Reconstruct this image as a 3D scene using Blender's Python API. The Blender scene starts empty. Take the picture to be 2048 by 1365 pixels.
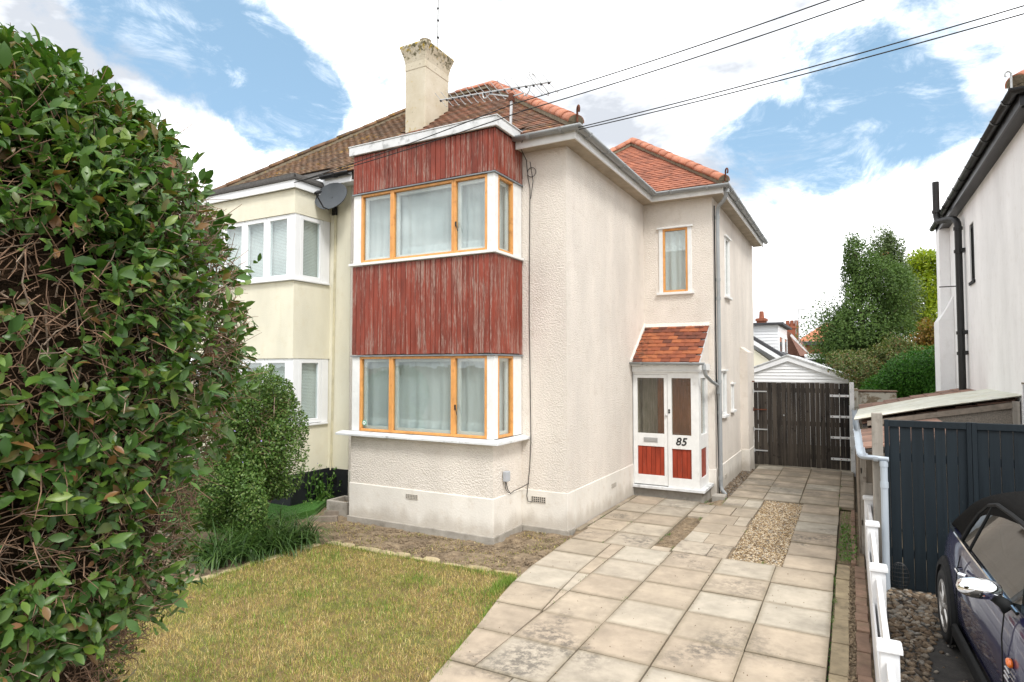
import bpy, bmesh, math, random
import numpy as np
from mathutils import Vector, Matrix
S = bpy.context.scene
COL = S.collection
rad = math.radians
random.seed(7); RNG = np.random.default_rng(11)

# ---------------------------------------------------------------- camera
CAM_H, YAW, FPX, HZ = 2.3, rad(28.7), 1236.0, 733.0
PITCH = math.atan((HZ - 682.5) / FPX)
cd = bpy.data.cameras.new('camera'); cam = bpy.data.objects.new('camera', cd); COL.objects.link(cam)
cam.location = (0, 0, CAM_H); cam.rotation_euler = (rad(90) + PITCH, 0, YAW)
cd.sensor_fit = 'HORIZONTAL'; cd.sensor_width = 36; cd.lens = FPX / 2048 * 36
cd.clip_start = 0.05; cd.clip_end = 3000
S.camera = cam

def ray(px, py):                       # direction (house axes) of a pixel of the 2048 x 1365 photograph
    x = (px - 1024) / FPX; z = -(py - 682.5) / FPX
    y, z = math.cos(PITCH) - z * math.sin(PITCH), math.sin(PITCH) + z * math.cos(PITCH)
    c, s = math.cos(YAW), math.sin(YAW)
    return (x * c - y * s, x * s + y * c, z)
def gz(px, py, z=0.0):
    d = ray(px, py); t = (z - CAM_H) / d[2]; return (d[0] * t, d[1] * t, z)
def atY(px, py, Y):
    d = ray(px, py); t = Y / d[1]; return (d[0] * t, Y, CAM_H + d[2] * t)
def atX(px, py, X):
    d = ray(px, py); t = X / d[0]; return (X, d[1] * t, CAM_H + d[2] * t)

# ---------------------------------------------------------------- light
SUN_EL, SUN_AZ = rad(50), rad(132)     # azimuth measured clockwise from +Y
sl = bpy.data.lights.new('sun', 'SUN'); sl.energy = 1.9; sl.angle = rad(14); sl.color = (1.0, 0.97, 0.93)
sun = bpy.data.objects.new('sun', sl); COL.objects.link(sun)
sd = Vector((math.sin(SUN_AZ) * math.cos(SUN_EL), math.cos(SUN_AZ) * math.cos(SUN_EL), math.sin(SUN_EL)))
sun.rotation_euler = sd.to_track_quat('Z', 'Y').to_euler(); sun.location = (6, -8, 14)

W = bpy.data.worlds.new('World'); S.world = W; W.use_nodes = True
def build_sky():
    nt = W.node_tree; nt.nodes.clear(); n = nt.nodes.new; L = nt.links.new
    out = n('ShaderNodeOutputWorld'); bg = n('ShaderNodeBackground'); bg.inputs[1].default_value = 0.1
    sky = n('ShaderNodeTexSky'); sky.sky_type = 'NISHITA'; sky.sun_disc = False
    sky.sun_elevation = SUN_EL; sky.sun_rotation = SUN_AZ; sky.air_density = 1.0; sky.dust_density = 0.6; sky.ozone_density = 1.6
    tc = n('ShaderNodeTexCoord'); D = tc.outputs['Generated']
    def math_(op, a, b=None, clamp=False):
        m = n('ShaderNodeMath'); m.operation = op; m.use_clamp = clamp
        for i, v in enumerate((a, b)):
            if v is None: continue
            if isinstance(v, (int, float)): m.inputs[i].default_value = v
            else: L(v, m.inputs[i])
        return m.outputs[0]
    def noise(scale, detail, rough, dist, off=(0, 0, 0), sz=1.6):
        mp = n('ShaderNodeMapping'); mp.inputs['Scale'].default_value = (1, 1, sz); mp.inputs['Location'].default_value = off
        L(D, mp.inputs[0]); t = n('ShaderNodeTexNoise'); L(mp.outputs[0], t.inputs['Vector'])
        t.inputs['Scale'].default_value = scale; t.inputs['Detail'].default_value = detail
        t.inputs['Roughness'].default_value = rough; t.inputs['Distortion'].default_value = dist
        return t.outputs['Fac']
    big = noise(2.2, 3, 0.5, 0.2, (3.1, 0.7, 2.2)); fine = noise(5.5, 10, 0.66, 0.35, (0.3, 5.2, 1.1))
    f = math_('ADD', math_('MULTIPLY', big, 0.9), math_('MULTIPLY', fine, 1.5))      # about 1.2 on average
    # open blue gaps between the clouds, given as directions in the sky
    gaps = [(330, 30, 4.5, .30), (440, 100, 5, .36), (560, 180, 4.5, .38), (630, 220, 2.5, .3), (240, 20, 3, .18), (1500, 280, 3, .20), (1570, 320, 4.2, .34),
            (1650, 160, 4.5, .26), (1740, 250, 4.6, .36), (1830, 220, 3, .2), (1960, 50, 6, .20), (2010, 200, 4, .16), (1720, 50, 5, .20), (1480, 30, 3, .1), (1900, 330, 3, .15)]
    for px, py, deg, k in gaps:
        d = Vector(ray(px, py)).normalized()
        dp = n('ShaderNodeVectorMath'); dp.operation = 'DOT_PRODUCT'; L(D, dp.inputs[0]); dp.inputs[1].default_value = d
        mr = n('ShaderNodeMapRange'); mr.interpolation_type = 'SMOOTHERSTEP'
        mr.inputs[1].default_value = math.cos(rad(deg * 1.5)); mr.inputs[2].default_value = 1.0
        mr.inputs[3].default_value = 0; mr.inputs[4].default_value = k; L(dp.outputs['Value'], mr.inputs[0])
        f = math_('SUBTRACT', f, mr.outputs[0])
    mr = n('ShaderNodeMapRange'); mr.interpolation_type = 'SMOOTHSTEP'; L(f, mr.inputs[0])
    mr.inputs[1].default_value = 0.74; mr.inputs[2].default_value = 1.10
    wisp = n('ShaderNodeMapRange'); wisp.interpolation_type = 'SMOOTHSTEP'; L(noise(8.0, 10, .68, .6, (2.3, 8.1, 4.4), 2.2), wisp.inputs[0]); wisp.inputs[1].default_value = .50; wisp.inputs[2].default_value = .74; wisp.inputs[4].default_value = .42
    cover = math_('MAXIMUM', mr.outputs[0], wisp.outputs[0])
    shade = n('ShaderNodeValToRGB'); e = shade.color_ramp.elements
    e[0].position = .37; e[0].color = (5.2, 5.5, 6.0, 1); e[1].position = .56; e[1].color = (15.0, 15.1, 15.2, 1)
    L(noise(3.4, 6, .55, .2, (7.7, 1.3, .4), 2.2), shade.inputs[0])
    veil = n('ShaderNodeMix'); veil.data_type = 'RGBA'; veil.inputs[0].default_value = 0.45
    L(sky.outputs[0], veil.inputs[6]); veil.inputs[7].default_value = (3.9, 6.3, 8.3, 1)
    mx = n('ShaderNodeMix'); mx.data_type = 'RGBA'; L(cover, mx.inputs[0]); L(veil.outputs[2], mx.inputs[6]); L(shade.outputs[0], mx.inputs[7])
    L(mx.outputs[2], bg.inputs[0]); L(bg.outputs[0], out.inputs[0])
build_sky()
vs = S.view_settings; vs.view_transform = 'Standard'; vs.look = 'None'; vs.gamma = 1; vs.exposure = 0.54; vs.use_curve_mapping = False
try:
    S.cycles.max_bounces = 8; S.cycles.transparent_max_bounces = 12
except Exception: pass

# ---------------------------------------------------------------- material helper
class NT:
    def __init__(s, name):
        s.m = bpy.data.materials.new(name); s.m.use_nodes = True; s.t = s.m.node_tree; s.t.nodes.clear()
        s.out = s.n('ShaderNodeOutputMaterial'); s.c = {}
    def n(s, k): return s.t.nodes.new(k)
    def L(s, a, b): s.t.links.new(a, b)
    def put(s, sock, v):
        if isinstance(v, (int, float)): sock.default_value = v
        elif isinstance(v, tuple): sock.default_value = v if len(v) == len(sock.default_value) else v + (1,)
        else: s.L(v, sock)
    def pos(s):
        if 'p' not in s.c: s.c['p'] = s.n('ShaderNodeNewGeometry').outputs['Position']
        return s.c['p']
    def obj(s):
        if 'o' not in s.c: s.c['o'] = s.n('ShaderNodeTexCoord').outputs['Object']
        return s.c['o']
    def rnd(s):                         # one value for each piece, alone or inside a joined mesh
        if 'r' not in s.c:
            a = s.n('ShaderNodeObjectInfo').outputs['Random']; b = s.n('ShaderNodeNewGeometry').outputs['Random Per Island']
            s.c['r'] = s.math('FRACT', s.math('ADD', a, b))
        return s.c['r']
    def math(s, op, a, b=0.0, clamp=False):
        m = s.n('ShaderNodeMath'); m.operation = op; m.use_clamp = clamp; s.put(m.inputs[0], a); s.put(m.inputs[1], b); return m.outputs[0]
    def noise(s, vec, scale, detail=4, rough=.55, stretch=(1, 1, 1), off=None, dist=0.0):
        mp = s.n('ShaderNodeMapping'); mp.inputs['Scale'].default_value = stretch; s.L(vec, mp.inputs[0])
        if off is not None:
            cb = s.n('ShaderNodeCombineXYZ'); k = s.math('MULTIPLY', off, 37.0)
            for i in range(3): s.L(k, cb.inputs[i])
            s.L(cb.outputs[0], mp.inputs['Location'])
        t = s.n('ShaderNodeTexNoise'); s.L(mp.outputs[0], t.inputs['Vector']); t.inputs['Scale'].default_value = scale
        t.inputs['Detail'].default_value = detail; t.inputs['Roughness'].default_value = rough; t.inputs['Distortion'].default_value = dist
        return t.outputs['Fac']
    def step(s, v, lo, hi, a=0.0, b=1.0):
        m = s.n('ShaderNodeMapRange'); m.interpolation_type = 'SMOOTHSTEP'; s.put(m.inputs[0], v)
        for i, q in enumerate((lo, hi, a, b)): s.put(m.inputs[i + 1], q)
        return m.outputs[0]
    def mix(s, f, a, b, mode='MIX'):
        m = s.n('ShaderNodeMix'); m.data_type = 'RGBA'; m.blend_type = mode; s.put(m.inputs[0], f); s.put(m.inputs[6], a); s.put(m.inputs[7], b); return m.outputs[2]
    def ramp(s, f, stops):
        r = s.n('ShaderNodeValToRGB'); e = r.color_ramp.elements
        while len(e) < len(stops): e.new(.5)
        for q, (p, c) in zip(e, stops): q.position = p; q.color = c + (1,)
        s.put(r.inputs[0], f); return r.outputs[0]
    def sep(s, vec, i):
        k = s.n('ShaderNodeSeparateXYZ'); s.L(vec, k.inputs[0]); return k.outputs[i]
    def bump(s, h, strength=.5, dist=.01):
        b = s.n('ShaderNodeBump'); b.inputs['Strength'].default_value = strength; b.inputs['Distance'].default_value = dist; s.L(h, b.inputs['Height']); return b.outputs[0]
    def principled(s, col, rough=.8, normal=None, metal=0.0, spec=.5, **kw):
        p = s.n('ShaderNodeBsdfPrincipled'); s.put(p.inputs['Base Color'], col); s.put(p.inputs['Roughness'], rough)
        p.inputs['Metallic'].default_value = metal; p.inputs['Specular IOR Level'].default_value = spec
        for k, v in kw.items(): s.put(p.inputs[k.replace('_', ' ')], v)
        if normal is not None: s.L(normal, p.inputs['Normal'])
        s.L(p.outputs[0], s.out.inputs[0]); return p

MAT = {}
def plain(name, col, rough=.6, var=.12, scale=8.0, bump=.15, bscale=60.0, metal=0.0, spec=.4, dirt=None, jitter=0.0, stretch=(1, 1, 1)):
    t = NT(name); p = t.pos(); nz = t.noise(p, scale, 5, .6, stretch)
    lo = tuple(c * (1 - var) for c in col); hi = tuple(min(1, c * (1 + var)) for c in col)
    c = t.ramp(nz, [(.3, lo), (.7, hi)])
    if dirt:                            # (colour, scale, low, high, amount)
        c = t.mix(t.math('MULTIPLY', t.step(t.noise(p, dirt[1], 6, .65), dirt[2], dirt[3]), dirt[4]), c, dirt[0])
    if jitter: c = t.mix(1.0, c, t.ramp(t.rnd(), [(0, (1 - jitter,) * 3), (1, (1 + jitter,) * 3)]), 'MULTIPLY')
    nb = t.bump(t.noise(p, bscale, 4, .6, stretch), bump, .004) if bump else None
    t.principled(c, rough, nb, metal, spec); MAT[name] = t.m; return t.m
def sc(r, g, b):                        # displayed 0-255 colour to linear
    f = lambda v: (v / 255 / 12.92) if v / 255 <= .04045 else ((v / 255 + .055) / 1.055) ** 2.4
    return (f(r), f(g), f(b))

def roughcast(name, col, dirtcol, amount=.5, bs=75, bd=.012, strength=.7):
    t = NT(name); p = t.pos()
    a = t.noise(p, bs, 3, .55); b = t.noise(p, bs * 2.4, 3, .6)
    h = t.math('ADD', t.step(a, .35, .75), t.math('MULTIPLY', b, .5))
    big = t.noise(p, 1.3, 5, .6, (1, 1, .35)); fine = t.noise(p, 6, 6, .65)
    c = t.ramp(big, [(.3, tuple(v * .86 for v in col)), (.7, tuple(min(1, v * 1.06) for v in col))])
    c = t.mix(t.math('MULTIPLY', t.step(fine, .5, .8), amount), c, dirtcol)
    c = t.mix(t.math('MULTIPLY', t.step(b, .6, .78), .22), c, tuple(v * .5 for v in dirtcol))
    # rain-splash grime that rises unevenly from the ground and streaks below the eaves
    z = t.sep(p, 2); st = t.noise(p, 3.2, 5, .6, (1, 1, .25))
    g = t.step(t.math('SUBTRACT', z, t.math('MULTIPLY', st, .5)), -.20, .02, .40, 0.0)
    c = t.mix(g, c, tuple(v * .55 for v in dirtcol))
    s2 = t.step(t.noise(p, 5.5, 5, .65, (1, 1, .07)), .62, .80, 0, .30)
    c = t.mix(s2, c, dirtcol)
    t.principled(c, .92, t.bump(h, strength, bd), spec=.25); MAT[name] = t.m

def leafmat(name, cols, back=1.25, rough=.42, transl=.25, spec=.45, patch=None):
    t = NT(name); r = t.rnd()
    c = t.ramp(r, [(i / (len(cols) - 1), q) for i, q in enumerate(cols)])
    if patch: c = t.mix(t.step(t.noise(t.pos(), patch[1], 3, .5), patch[2], patch[3]), c, patch[0])
    c = t.mix(.35, c, t.ramp(t.noise(t.pos(), 22, 3, .6), [(.3, (.55, .6, .5)), (.75, (1.2, 1.2, 1.1))]), 'MULTIPLY')
    p = t.n('ShaderNodeBsdfPrincipled'); t.put(p.inputs['Base Color'], c); p.inputs['Roughness'].default_value = rough; p.inputs['Specular IOR Level'].default_value = spec
    tr = t.n('ShaderNodeBsdfTranslucent'); t.put(tr.inputs[0], t.mix(1.0, c, (1.3, 1.5, .6), 'MULTIPLY'))
    ms = t.n('ShaderNodeMixShader'); ms.inputs[0].default_value = transl; t.L(p.outputs[0], ms.inputs[1]); t.L(tr.outputs[0], ms.inputs[2]); t.L(ms.outputs[0], t.out.inputs[0])
    MAT[name] = t.m

def make_materials():
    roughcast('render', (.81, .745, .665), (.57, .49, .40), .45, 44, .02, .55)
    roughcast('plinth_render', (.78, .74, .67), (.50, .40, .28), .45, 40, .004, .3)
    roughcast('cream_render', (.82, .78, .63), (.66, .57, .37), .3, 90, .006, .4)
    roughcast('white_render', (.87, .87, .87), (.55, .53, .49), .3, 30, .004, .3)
    plain('concrete', (.36, .33, .285), .9, .2, 5, .5, 120, dirt=((.16, .14, .11), 3.2, .5, .75, .7))
    plain('black_plinth', (.014, .015, .018), .5, .3, 6, .3, 40)
    plain('white_paint', (.78, .78, .76), .5, .06, 9, .2, 70, dirt=((.42, .38, .32), 7, .58, .82, .55))
    plain('white_upvc', (.84, .85, .86), .28, .03, 3, 0)
    plain('white_old', (.70, .71, .71), .65, .1, 6, .3, 50, dirt=((.20, .21, .20), 5.5, .5, .72, .7))
    plain('grey_plastic', (.31, .325, .33), .42, .1, 3, .1, 50, dirt=((.20, .20, .17), 4, .55, .8, .5))
    plain('pale_pipe', (.44, .49, .54), .4, .05, 3, .1, 50)
    plain('black_plastic', (.012, .012, .013), .38, .25, 4, .1, 50)
    plain('black_iron', (.012, .012, .012), .45, .3, 6, .4, 60)
    plain('lead', (.22, .24, .26), .55, .2, 8, .3, 40)
    plain('soffit', (.40, .34, .26), .85, .2, 4, .4, 30)
    plain('felt', (.075, .07, .065), .95, .3, 30, .6, 120)
    plain('orange_wood', (.70, .33, .10), .45, .14, 14, .3, 60, dirt=((.36, .13, .035), 11, .5, .75, .6), stretch=(1, 1, .3))
    plain('interior', (.50, .47, .42), .9, .05, 2, 0)
    plain('mortar', (.20, .165, .115), .95, .3, 18, .8, 60, dirt=((.36, .24, .05), 12, .55, .75, .5))
    plain('rust', (.12, .04, .02), .85, .4, 20, .6, 80)
    plain('steel', (.55, .55, .56), .4, .1, 8, .1, 60, metal=.8)
    plain('galv', (.50, .51, .51), .5, .12, 12, .2, 60, metal=.5, dirt=((.25, .13, .07), 9, .6, .8, .5))
    plain('cable', (.018, .018, .018), .6, .2, 5, 0)
    plain('cable_pale', (.62, .57, .40), .6, .2, 5, 0)
    plain('box_grey', (.42, .44, .47), .5, .05, 4, 0)
    plain('air_vent', (.48, .44, .38), .8, .2, 20, .3, 60)
    plain('dark', (.01, .01, .01), .8, .1, 3, 0)
    plain('soil', (.19, .14, .09), .95, .35, 9, 1.0, 55, dirt=((.34, .26, .16), 14, .45, .7, .8))
    plain('ground', (.15, .125, .085), .95, .3, 2, .8, 30)
    plain('asphalt', (.05, .046, .042), .9, .3, 12, .8, 130, dirt=((.14, .12, .09), 40, .56, .7, .6))
    plain('turf_base', (.17, .12, .05), .95, .35, 7, 1.0, 80, dirt=((.10, .13, .03), 2.4, .45, .7, .8))
    plain('artificial_turf', (.05, .14, .02), .95, .2, 60, .8, 160)
    plain('stone_edge', (.40, .32, .19), .9, .25, 7, .7, 60, dirt=((.17, .14, .09), 6, .5, .75, .6), jitter=.22)
    plain('yellow_slab', (.34, .27, .17), .9, .25, 6, .6, 60, dirt=((.12, .095, .06), 5, .48, .75, .75), jitter=.12)
    plain('brick', (.23, .145, .10), .9, .25, 9, .7, 70, dirt=((.15, .12, .07), 6, .45, .75, .7), jitter=.25)
    plain('hip_tile', (.46, .185, .11), .8, .16, 7, .4, 50, dirt=((.22, .10, .07), 5, .5, .8, .6), jitter=.16)
    plain('bark', (.10, .075, .055), .95, .35, 14, .9, 60, stretch=(1, 1, .3))
    plain('twig', (.27, .165, .105), .85, .35, 20, 0, jitter=.45)
    plain('twig_grey', (.33, .25, .185), .85, .3, 20, 0, jitter=.35)
    plain('post_wood', (.30, .27, .23), .9, .25, 20, .8, 50, stretch=(1, 1, .08), dirt=((.12, .10, .08), 9, .5, .75, .6))
    plain('rail_wood', (.24, .20, .16), .9, .3, 12, .8, 50, dirt=((.10, .085, .06), 6, .5, .75, .6))
    plain('sheet_roof', (.62, .62, .54), .6, .12, 4, .2, 20, dirt=((.40, .36, .24), 3, .45, .8, .7))
    plain('brick_far', (.30, .105, .06), .9, .2, 14, .4, 30)
    plain('roof_far', (.17, .085, .06), .9, .25, 5, .5, 25)
    plain('roof_far_red', (.42, .16, .085), .9, .2, 5, .5, 25)
    plain('slate', (.06, .06, .065), .8, .3, 6, .4, 30)
    plain('pebbledash', (.23, .20, .165), .95, .35, 60, 1.0, 120)
    plain('peeled_wall', (.60, .57, .48), .9, .1, 5, .5, 40, dirt=((.23, .17, .10), 5, .46, .56, .9))
    plain('shed_tile', (.25, .145, .105), .9, .2, 10, .6, 50, dirt=((.14, .11, .09), 6, .45, .7, .6), jitter=.3)
    plain('tyre', (.016, .016, .016), .75, .2, 20, .2, 90)
    plain('trim_black', (.012, .0125, .013), .7, .2, 10, .1, 90, spec=.2)
    plain('fabric_black', (.007, .0065, .006), .95, .3, 30, .5, 400, spec=.08)
    plain('alloy', (.52, .50, .47), .38, .1, 10, 0, metal=.85)
    plain('chrome', (.88, .88, .88), .06, .02, 5, 0, metal=1.0)
    plain('dish', (.085, .095, .105), .5, .1, 6, 0, dirt=((.16, .16, .16), 4, .5, .8, .4))
    plain('seat', (.035, .033, .03), .8, .1, 5, 0)
    plain('letterbox', (.45, .46, .46), .4, .05, 10, 0, metal=.6)
    plain('black_number', (.012, .012, .012), .5, .1, 5, 0)
    plain('sticker', (.12, .42, .30), .5, .1, 30, 0)
    plain('curtain_hem', (.70, .70, .66), .9, .05, 10, 0)
    # flaking red paint on boards: grey weathered wood shows through in long streaks
    for nm, red, lo in (('red_board', (.235, .046, .026), .53), ('red_panel', (.30, .042, .018), .63)):
        t = NT(nm); p = t.pos(); r = t.rnd()
        st = t.noise(p, 30, 7, .72, (1, 1, .045), r); bl = t.noise(p, 2.6, 4, .6, (1, 1, .5)); mic = t.noise(p, 90, 4, .7, (1, 1, .12))
        m = t.math('ADD', t.math('ADD', t.math('MULTIPLY', st, .62), t.math('MULTIPLY', bl, .24)), t.math('MULTIPLY', mic, .24))
        m = t.math('ADD', m, t.math('MULTIPLY', t.math('SUBTRACT', r, .5), .05))
        redc = t.ramp(t.noise(p, 5, 4, .6, (1, 1, .3), r), [(.3, tuple(v * .62 for v in red)), (.7, tuple(v * 1.3 for v in red))])
        grey = t.ramp(mic, [(.3, (.20, .105, .08)), (.7, (.42, .30, .25))])
        mask = t.step(m, lo + .015, lo + .105)
        c = t.mix(t.math('MULTIPLY', mask, .85), redc, grey)
        t.principled(c, t.step(mask, 0, 1, .5, .85), t.bump(t.math('SUBTRACT', st, t.math('MULTIPLY', mask, .3)), .35, .003), spec=.3); MAT[nm] = t.m
    # weathered gate boards
    for nm, dk, lt in (('gate_board', (.006, .005, .0045), (.085, .07, .056)), ('navy_board', (.006, .011, .015), (.012, .020, .026))):
        t = NT(nm); p = t.pos(); r = t.rnd()
        st = t.noise(p, 24, 7, .7, (1, 1, .04), r); bl = t.noise(p, 1.6, 3, .6, (1, 1, .6))
        f = t.math('ADD', t.math('MULTIPLY', st, .7), t.math('MULTIPLY', bl, .3)); f = t.math('ADD', f, t.math('MULTIPLY', t.math('SUBTRACT', r, .5), .14))
        c = t.ramp(f, [(.38, dk), (.66, lt)])
        if nm == 'navy_board':
            c = t.mix(t.step(t.noise(p, 16, 4, .65, (1, 1, .35)), .70, .76), c, (.10, .11, .11))
        else:
            c = t.mix(t.step(t.noise(p, 7, 3, .5, (1, 1, .8)), .66, .72), c, (.02, .016, .012))
        t.principled(c, .8 if nm != 'navy_board' else .55, t.bump(st, .5, .003), spec=.3); MAT[nm] = t.m
    # clay tiles: colour for each tile, soot and yellow lichen in patches
    for nm, stops, lich, soot in (
        ('roof_tile', [(0, (.14, .085, .055)), (.35, (.185, .10, .064)), (.7, (.23, .112, .07)), (.9, (.28, .13, .08)), (1, (.18, .12, .09))], (.56, .80, .8), .5),
        ('wing_tile', [(0, (.26, .105, .068)), (.4, (.36, .14, .085)), (.75, (.43, .165, .098)), (1, (.30, .125, .085))], (.8, .95, .3), .35),
        ('neighbour_tile', [(0, (.10, .065, .042)), (.4, (.165, .098, .06)), (.75, (.22, .125, .072)), (1, (.15, .115, .08))], (.53, .76, .85), .5),
        ('porch_tile', [(0, (.13, .048, .032)), (.3, (.21, .066, .038)), (.6, (.30, .092, .044)), (1, (.38, .13, .055))], (.9, .99, .2), .3)):
        t = NT(nm); p = t.pos(); c = t.ramp(t.rnd(), stops)
        c = t.mix(t.math('MULTIPLY', t.step(t.noise(p, 9, 5, .65), .48, .72), soot), c, (.035, .028, .024))
        c = t.mix(t.step(t.noise(p, 42, 4, .7), lich[0] + .1, lich[0] + .16, 0, .55), c, (.45, .40, .34))
        l1 = t.math('MULTIPLY', t.step(t.noise(p, 1.7, 3, .6), .42, .66), t.step(t.noise(p, 15, 5, .7), lich[0], lich[0] + .1))
        c = t.mix(t.math('MULTIPLY', l1, lich[2]), c, (.50, .29, .025))
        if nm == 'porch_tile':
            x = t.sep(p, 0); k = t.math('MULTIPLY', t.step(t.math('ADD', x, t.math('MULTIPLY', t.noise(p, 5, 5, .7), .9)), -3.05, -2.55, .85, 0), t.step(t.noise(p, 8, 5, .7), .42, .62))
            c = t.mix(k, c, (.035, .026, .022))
        t.principled(c, .85, t.bump(t.noise(p, 60, 4, .6), .35, .004), spec=.3); MAT[nm] = t.m
    # concrete paving: each slab its own tone, blackened patches, pale scuffs, darker margins
    t = NT('paving'); p = t.pos(); r = t.rnd()
    c = t.ramp(r, [(0, (.39, .33, .255)), (.3, (.44, .365, .28)), (.55, (.42, .345, .265)), (.8, (.47, .425, .35)), (1, (.46, .38, .29))])
    c = t.mix(.75, c, t.ramp(t.noise(p, 3.2, 6, .65, off=r), [(.25, (.55, .55, .54)), (.6, (1.06, 1.05, 1.03)), (.8, (1.25, 1.24, 1.21))]), 'MULTIPLY')
    blk = t.math('MULTIPLY', t.step(t.noise(p, .75, 3, .6, dist=.5), .52, .66), t.step(t.noise(p, 14, 7, .72), .40, .60))
    c = t.mix(t.math('MULTIPLY', blk, .72), c, (.085, .078, .068))
    c = t.mix(t.step(t.noise(p, 46, 5, .7), .62, .74, 0, .4), c, (.15, .125, .095))
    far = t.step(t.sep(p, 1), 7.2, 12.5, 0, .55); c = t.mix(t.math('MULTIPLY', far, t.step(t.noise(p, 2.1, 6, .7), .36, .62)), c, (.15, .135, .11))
    o = t.obj(); ex = t.math('ABSOLUTE', t.sep(o, 0)); ey = t.math('ABSOLUTE', t.sep(o, 1)); e = t.math('MAXIMUM', ex, ey)
    c = t.mix(t.math('MULTIPLY', t.step(t.math('ADD', e, t.math('MULTIPLY', t.noise(p, 18, 4, .6), .05)), .262, .33), .6), c, (.20, .165, .11))
    nb = t.math('ADD', t.math('MULTIPLY', t.noise(p, 130, 4, .65), .6), t.noise(p, 12, 5, .6))
    t.principled(c, .88, t.bump(nb, .4, .005), spec=.25); MAT['paving'] = t.m
    # stones and pebbles
    for nm, stops in (('gravel', [(0, (.10, .07, .045)), (.3, (.30, .20, .10)), (.6, (.48, .36, .21)), (.85, (.60, .52, .40)), (1, (.22, .20, .18))]),
                      ('cobble', [(0, (.075, .06, .045)), (.3, (.17, .115, .07)), (.6, (.27, .20, .13)), (.8, (.20, .19, .17)), (1, (.40, .33, .25))])):
        t = NT(nm); t.principled(t.mix(.5, t.ramp(t.rnd(), stops), t.ramp(t.noise(t.pos(), 90, 3, .6), [(.3, (.6, .6, .6)), (.7, (1.2, 1.2, 1.2))]), 'MULTIPLY'), .7, spec=.35); MAT[nm] = t.m
    # grass blades: straw with green patches
    t = NT('grass'); p = t.pos(); r = t.rnd()
    dry = t.ramp(r, [(0, (.30, .19, .06)), (.35, (.54, .385, .13)), (.7, (.70, .53, .21)), (1, (.82, .68, .37))])
    grn = t.ramp(r, [(0, (.10, .16, .018)), (.5, (.22, .29, .03)), (1, (.38, .40, .08))])
    g = t.math('ADD', t.noise(p, 1.5, 4, .6), t.math('MULTIPLY', t.math('SUBTRACT', t.math('FRACT', t.math('MULTIPLY', r, 17.3)), .5), .5))
    c = t.mix(t.step(g, .40, .60), dry, grn)
    c = t.mix(.8, c, t.ramp(t.noise(p, 11, 4, .6), [(.3, (.55, .52, .45)), (.7, (1.18, 1.16, 1.1))]), 'MULTIPLY')
    pr = t.principled(c, .75, spec=.2); MAT['grass'] = t.m
    leafmat('lush', [(.09, .17, .02), (.16, .26, .03), (.26, .34, .05)], rough=.6, transl=.2)
    # glass: thin pane, mirror by Fresnel over clear
    def glass(nm, tint, boost, rough=.005, wav=0.0):
        t = NT(nm); f = t.n('ShaderNodeLayerWeight'); f.inputs[0].default_value = .5
        k = t.math('ADD', t.math('MULTIPLY', t.math('POWER', f.outputs['Facing'], 4.0), .9), .045 * boost, True)
        tr = t.n('ShaderNodeBsdfTransparent'); t.put(tr.inputs[0], tint); gl = t.n('ShaderNodeBsdfGlossy'); gl.inputs['Roughness'].default_value = rough
        if wav:
            nb = t.bump(t.noise(t.pos(), 3.5, 2, .5), wav, .02); t.L(nb, gl.inputs['Normal'])
        ms = t.n('ShaderNodeMixShader'); t.L(k, ms.inputs[0]); t.L(tr.outputs[0], ms.inputs[1]); t.L(gl.outputs[0], ms.inputs[2]); t.L(ms.outputs[0], t.out.inputs[0]); MAT[nm] = t.m
    glass('glass', (.945, .99, .985), 2.6, .004, .05); glass('car_glass', (.22, .27, .25), 2.2)
    # reeded obscure glass of the porch
    t = NT('reeded_glass'); p = t.pos()
    st = t.noise(p, 60, 3, .6, (1, 1, .06)); nb = t.bump(st, .8, .02)
    gl = t.n('ShaderNodeBsdfGlossy'); gl.inputs['Roughness'].default_value = .22; t.L(nb, gl.inputs['Normal'])
    tp = t.n('ShaderNodeBsdfTransparent'); t.L(t.ramp(st, [(.3, (.72, .72, .66)), (.7, (.97, .97, .94))]), tp.inputs[0]); tl = t.n('ShaderNodeBsdfTranslucent'); tl.inputs[0].default_value = (.8, .8, .77, 1); t.L(nb, tl.inputs['Normal'])
    m1 = t.n('ShaderNodeMixShader'); m1.inputs[0].default_value = .09; t.L(tp.outputs[0], m1.inputs[1]); t.L(tl.outputs[0], m1.inputs[2])
    ms = t.n('ShaderNodeMixShader'); ms.inputs[0].default_value = .06; t.L(m1.outputs[0], ms.inputs[1]); t.L(gl.outputs[0], ms.inputs[2]); t.L(ms.outputs[0], t.out.inputs[0]); MAT['reeded_glass'] = t.m
    # net curtain
    t = NT('net'); c = t.ramp(t.noise(t.pos(), 5, 3, .5, (1, 1, .2)), [(.3, (.86, .88, .88)), (.7, (.95, .96, .96))])
    df = t.n('ShaderNodeBsdfDiffuse'); t.L(c, df.inputs[0]); tl = t.n('ShaderNodeBsdfTranslucent'); t.L(c, tl.inputs[0]); tp = t.n('ShaderNodeBsdfTransparent')
    m1 = t.n('ShaderNodeMixShader'); m1.inputs[0].default_value = .35; t.L(df.outputs[0], m1.inputs[1]); t.L(tl.outputs[0], m1.inputs[2])
    m2 = t.n('ShaderNodeMixShader'); m2.inputs[0].default_value = .14; t.L(m1.outputs[0], m2.inputs[1]); t.L(tp.outputs[0], m2.inputs[2]); t.L(m2.outputs[0], t.out.inputs[0]); MAT['net'] = t.m
    plain('blind', (.74, .75, .73), .6, .03, 4, 0)
    # chimney: cream render with black and yellow lichen heavier near the top and along the arris
    t = NT('chimney_render'); p = t.pos(); z = t.sep(p, 2)
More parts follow.
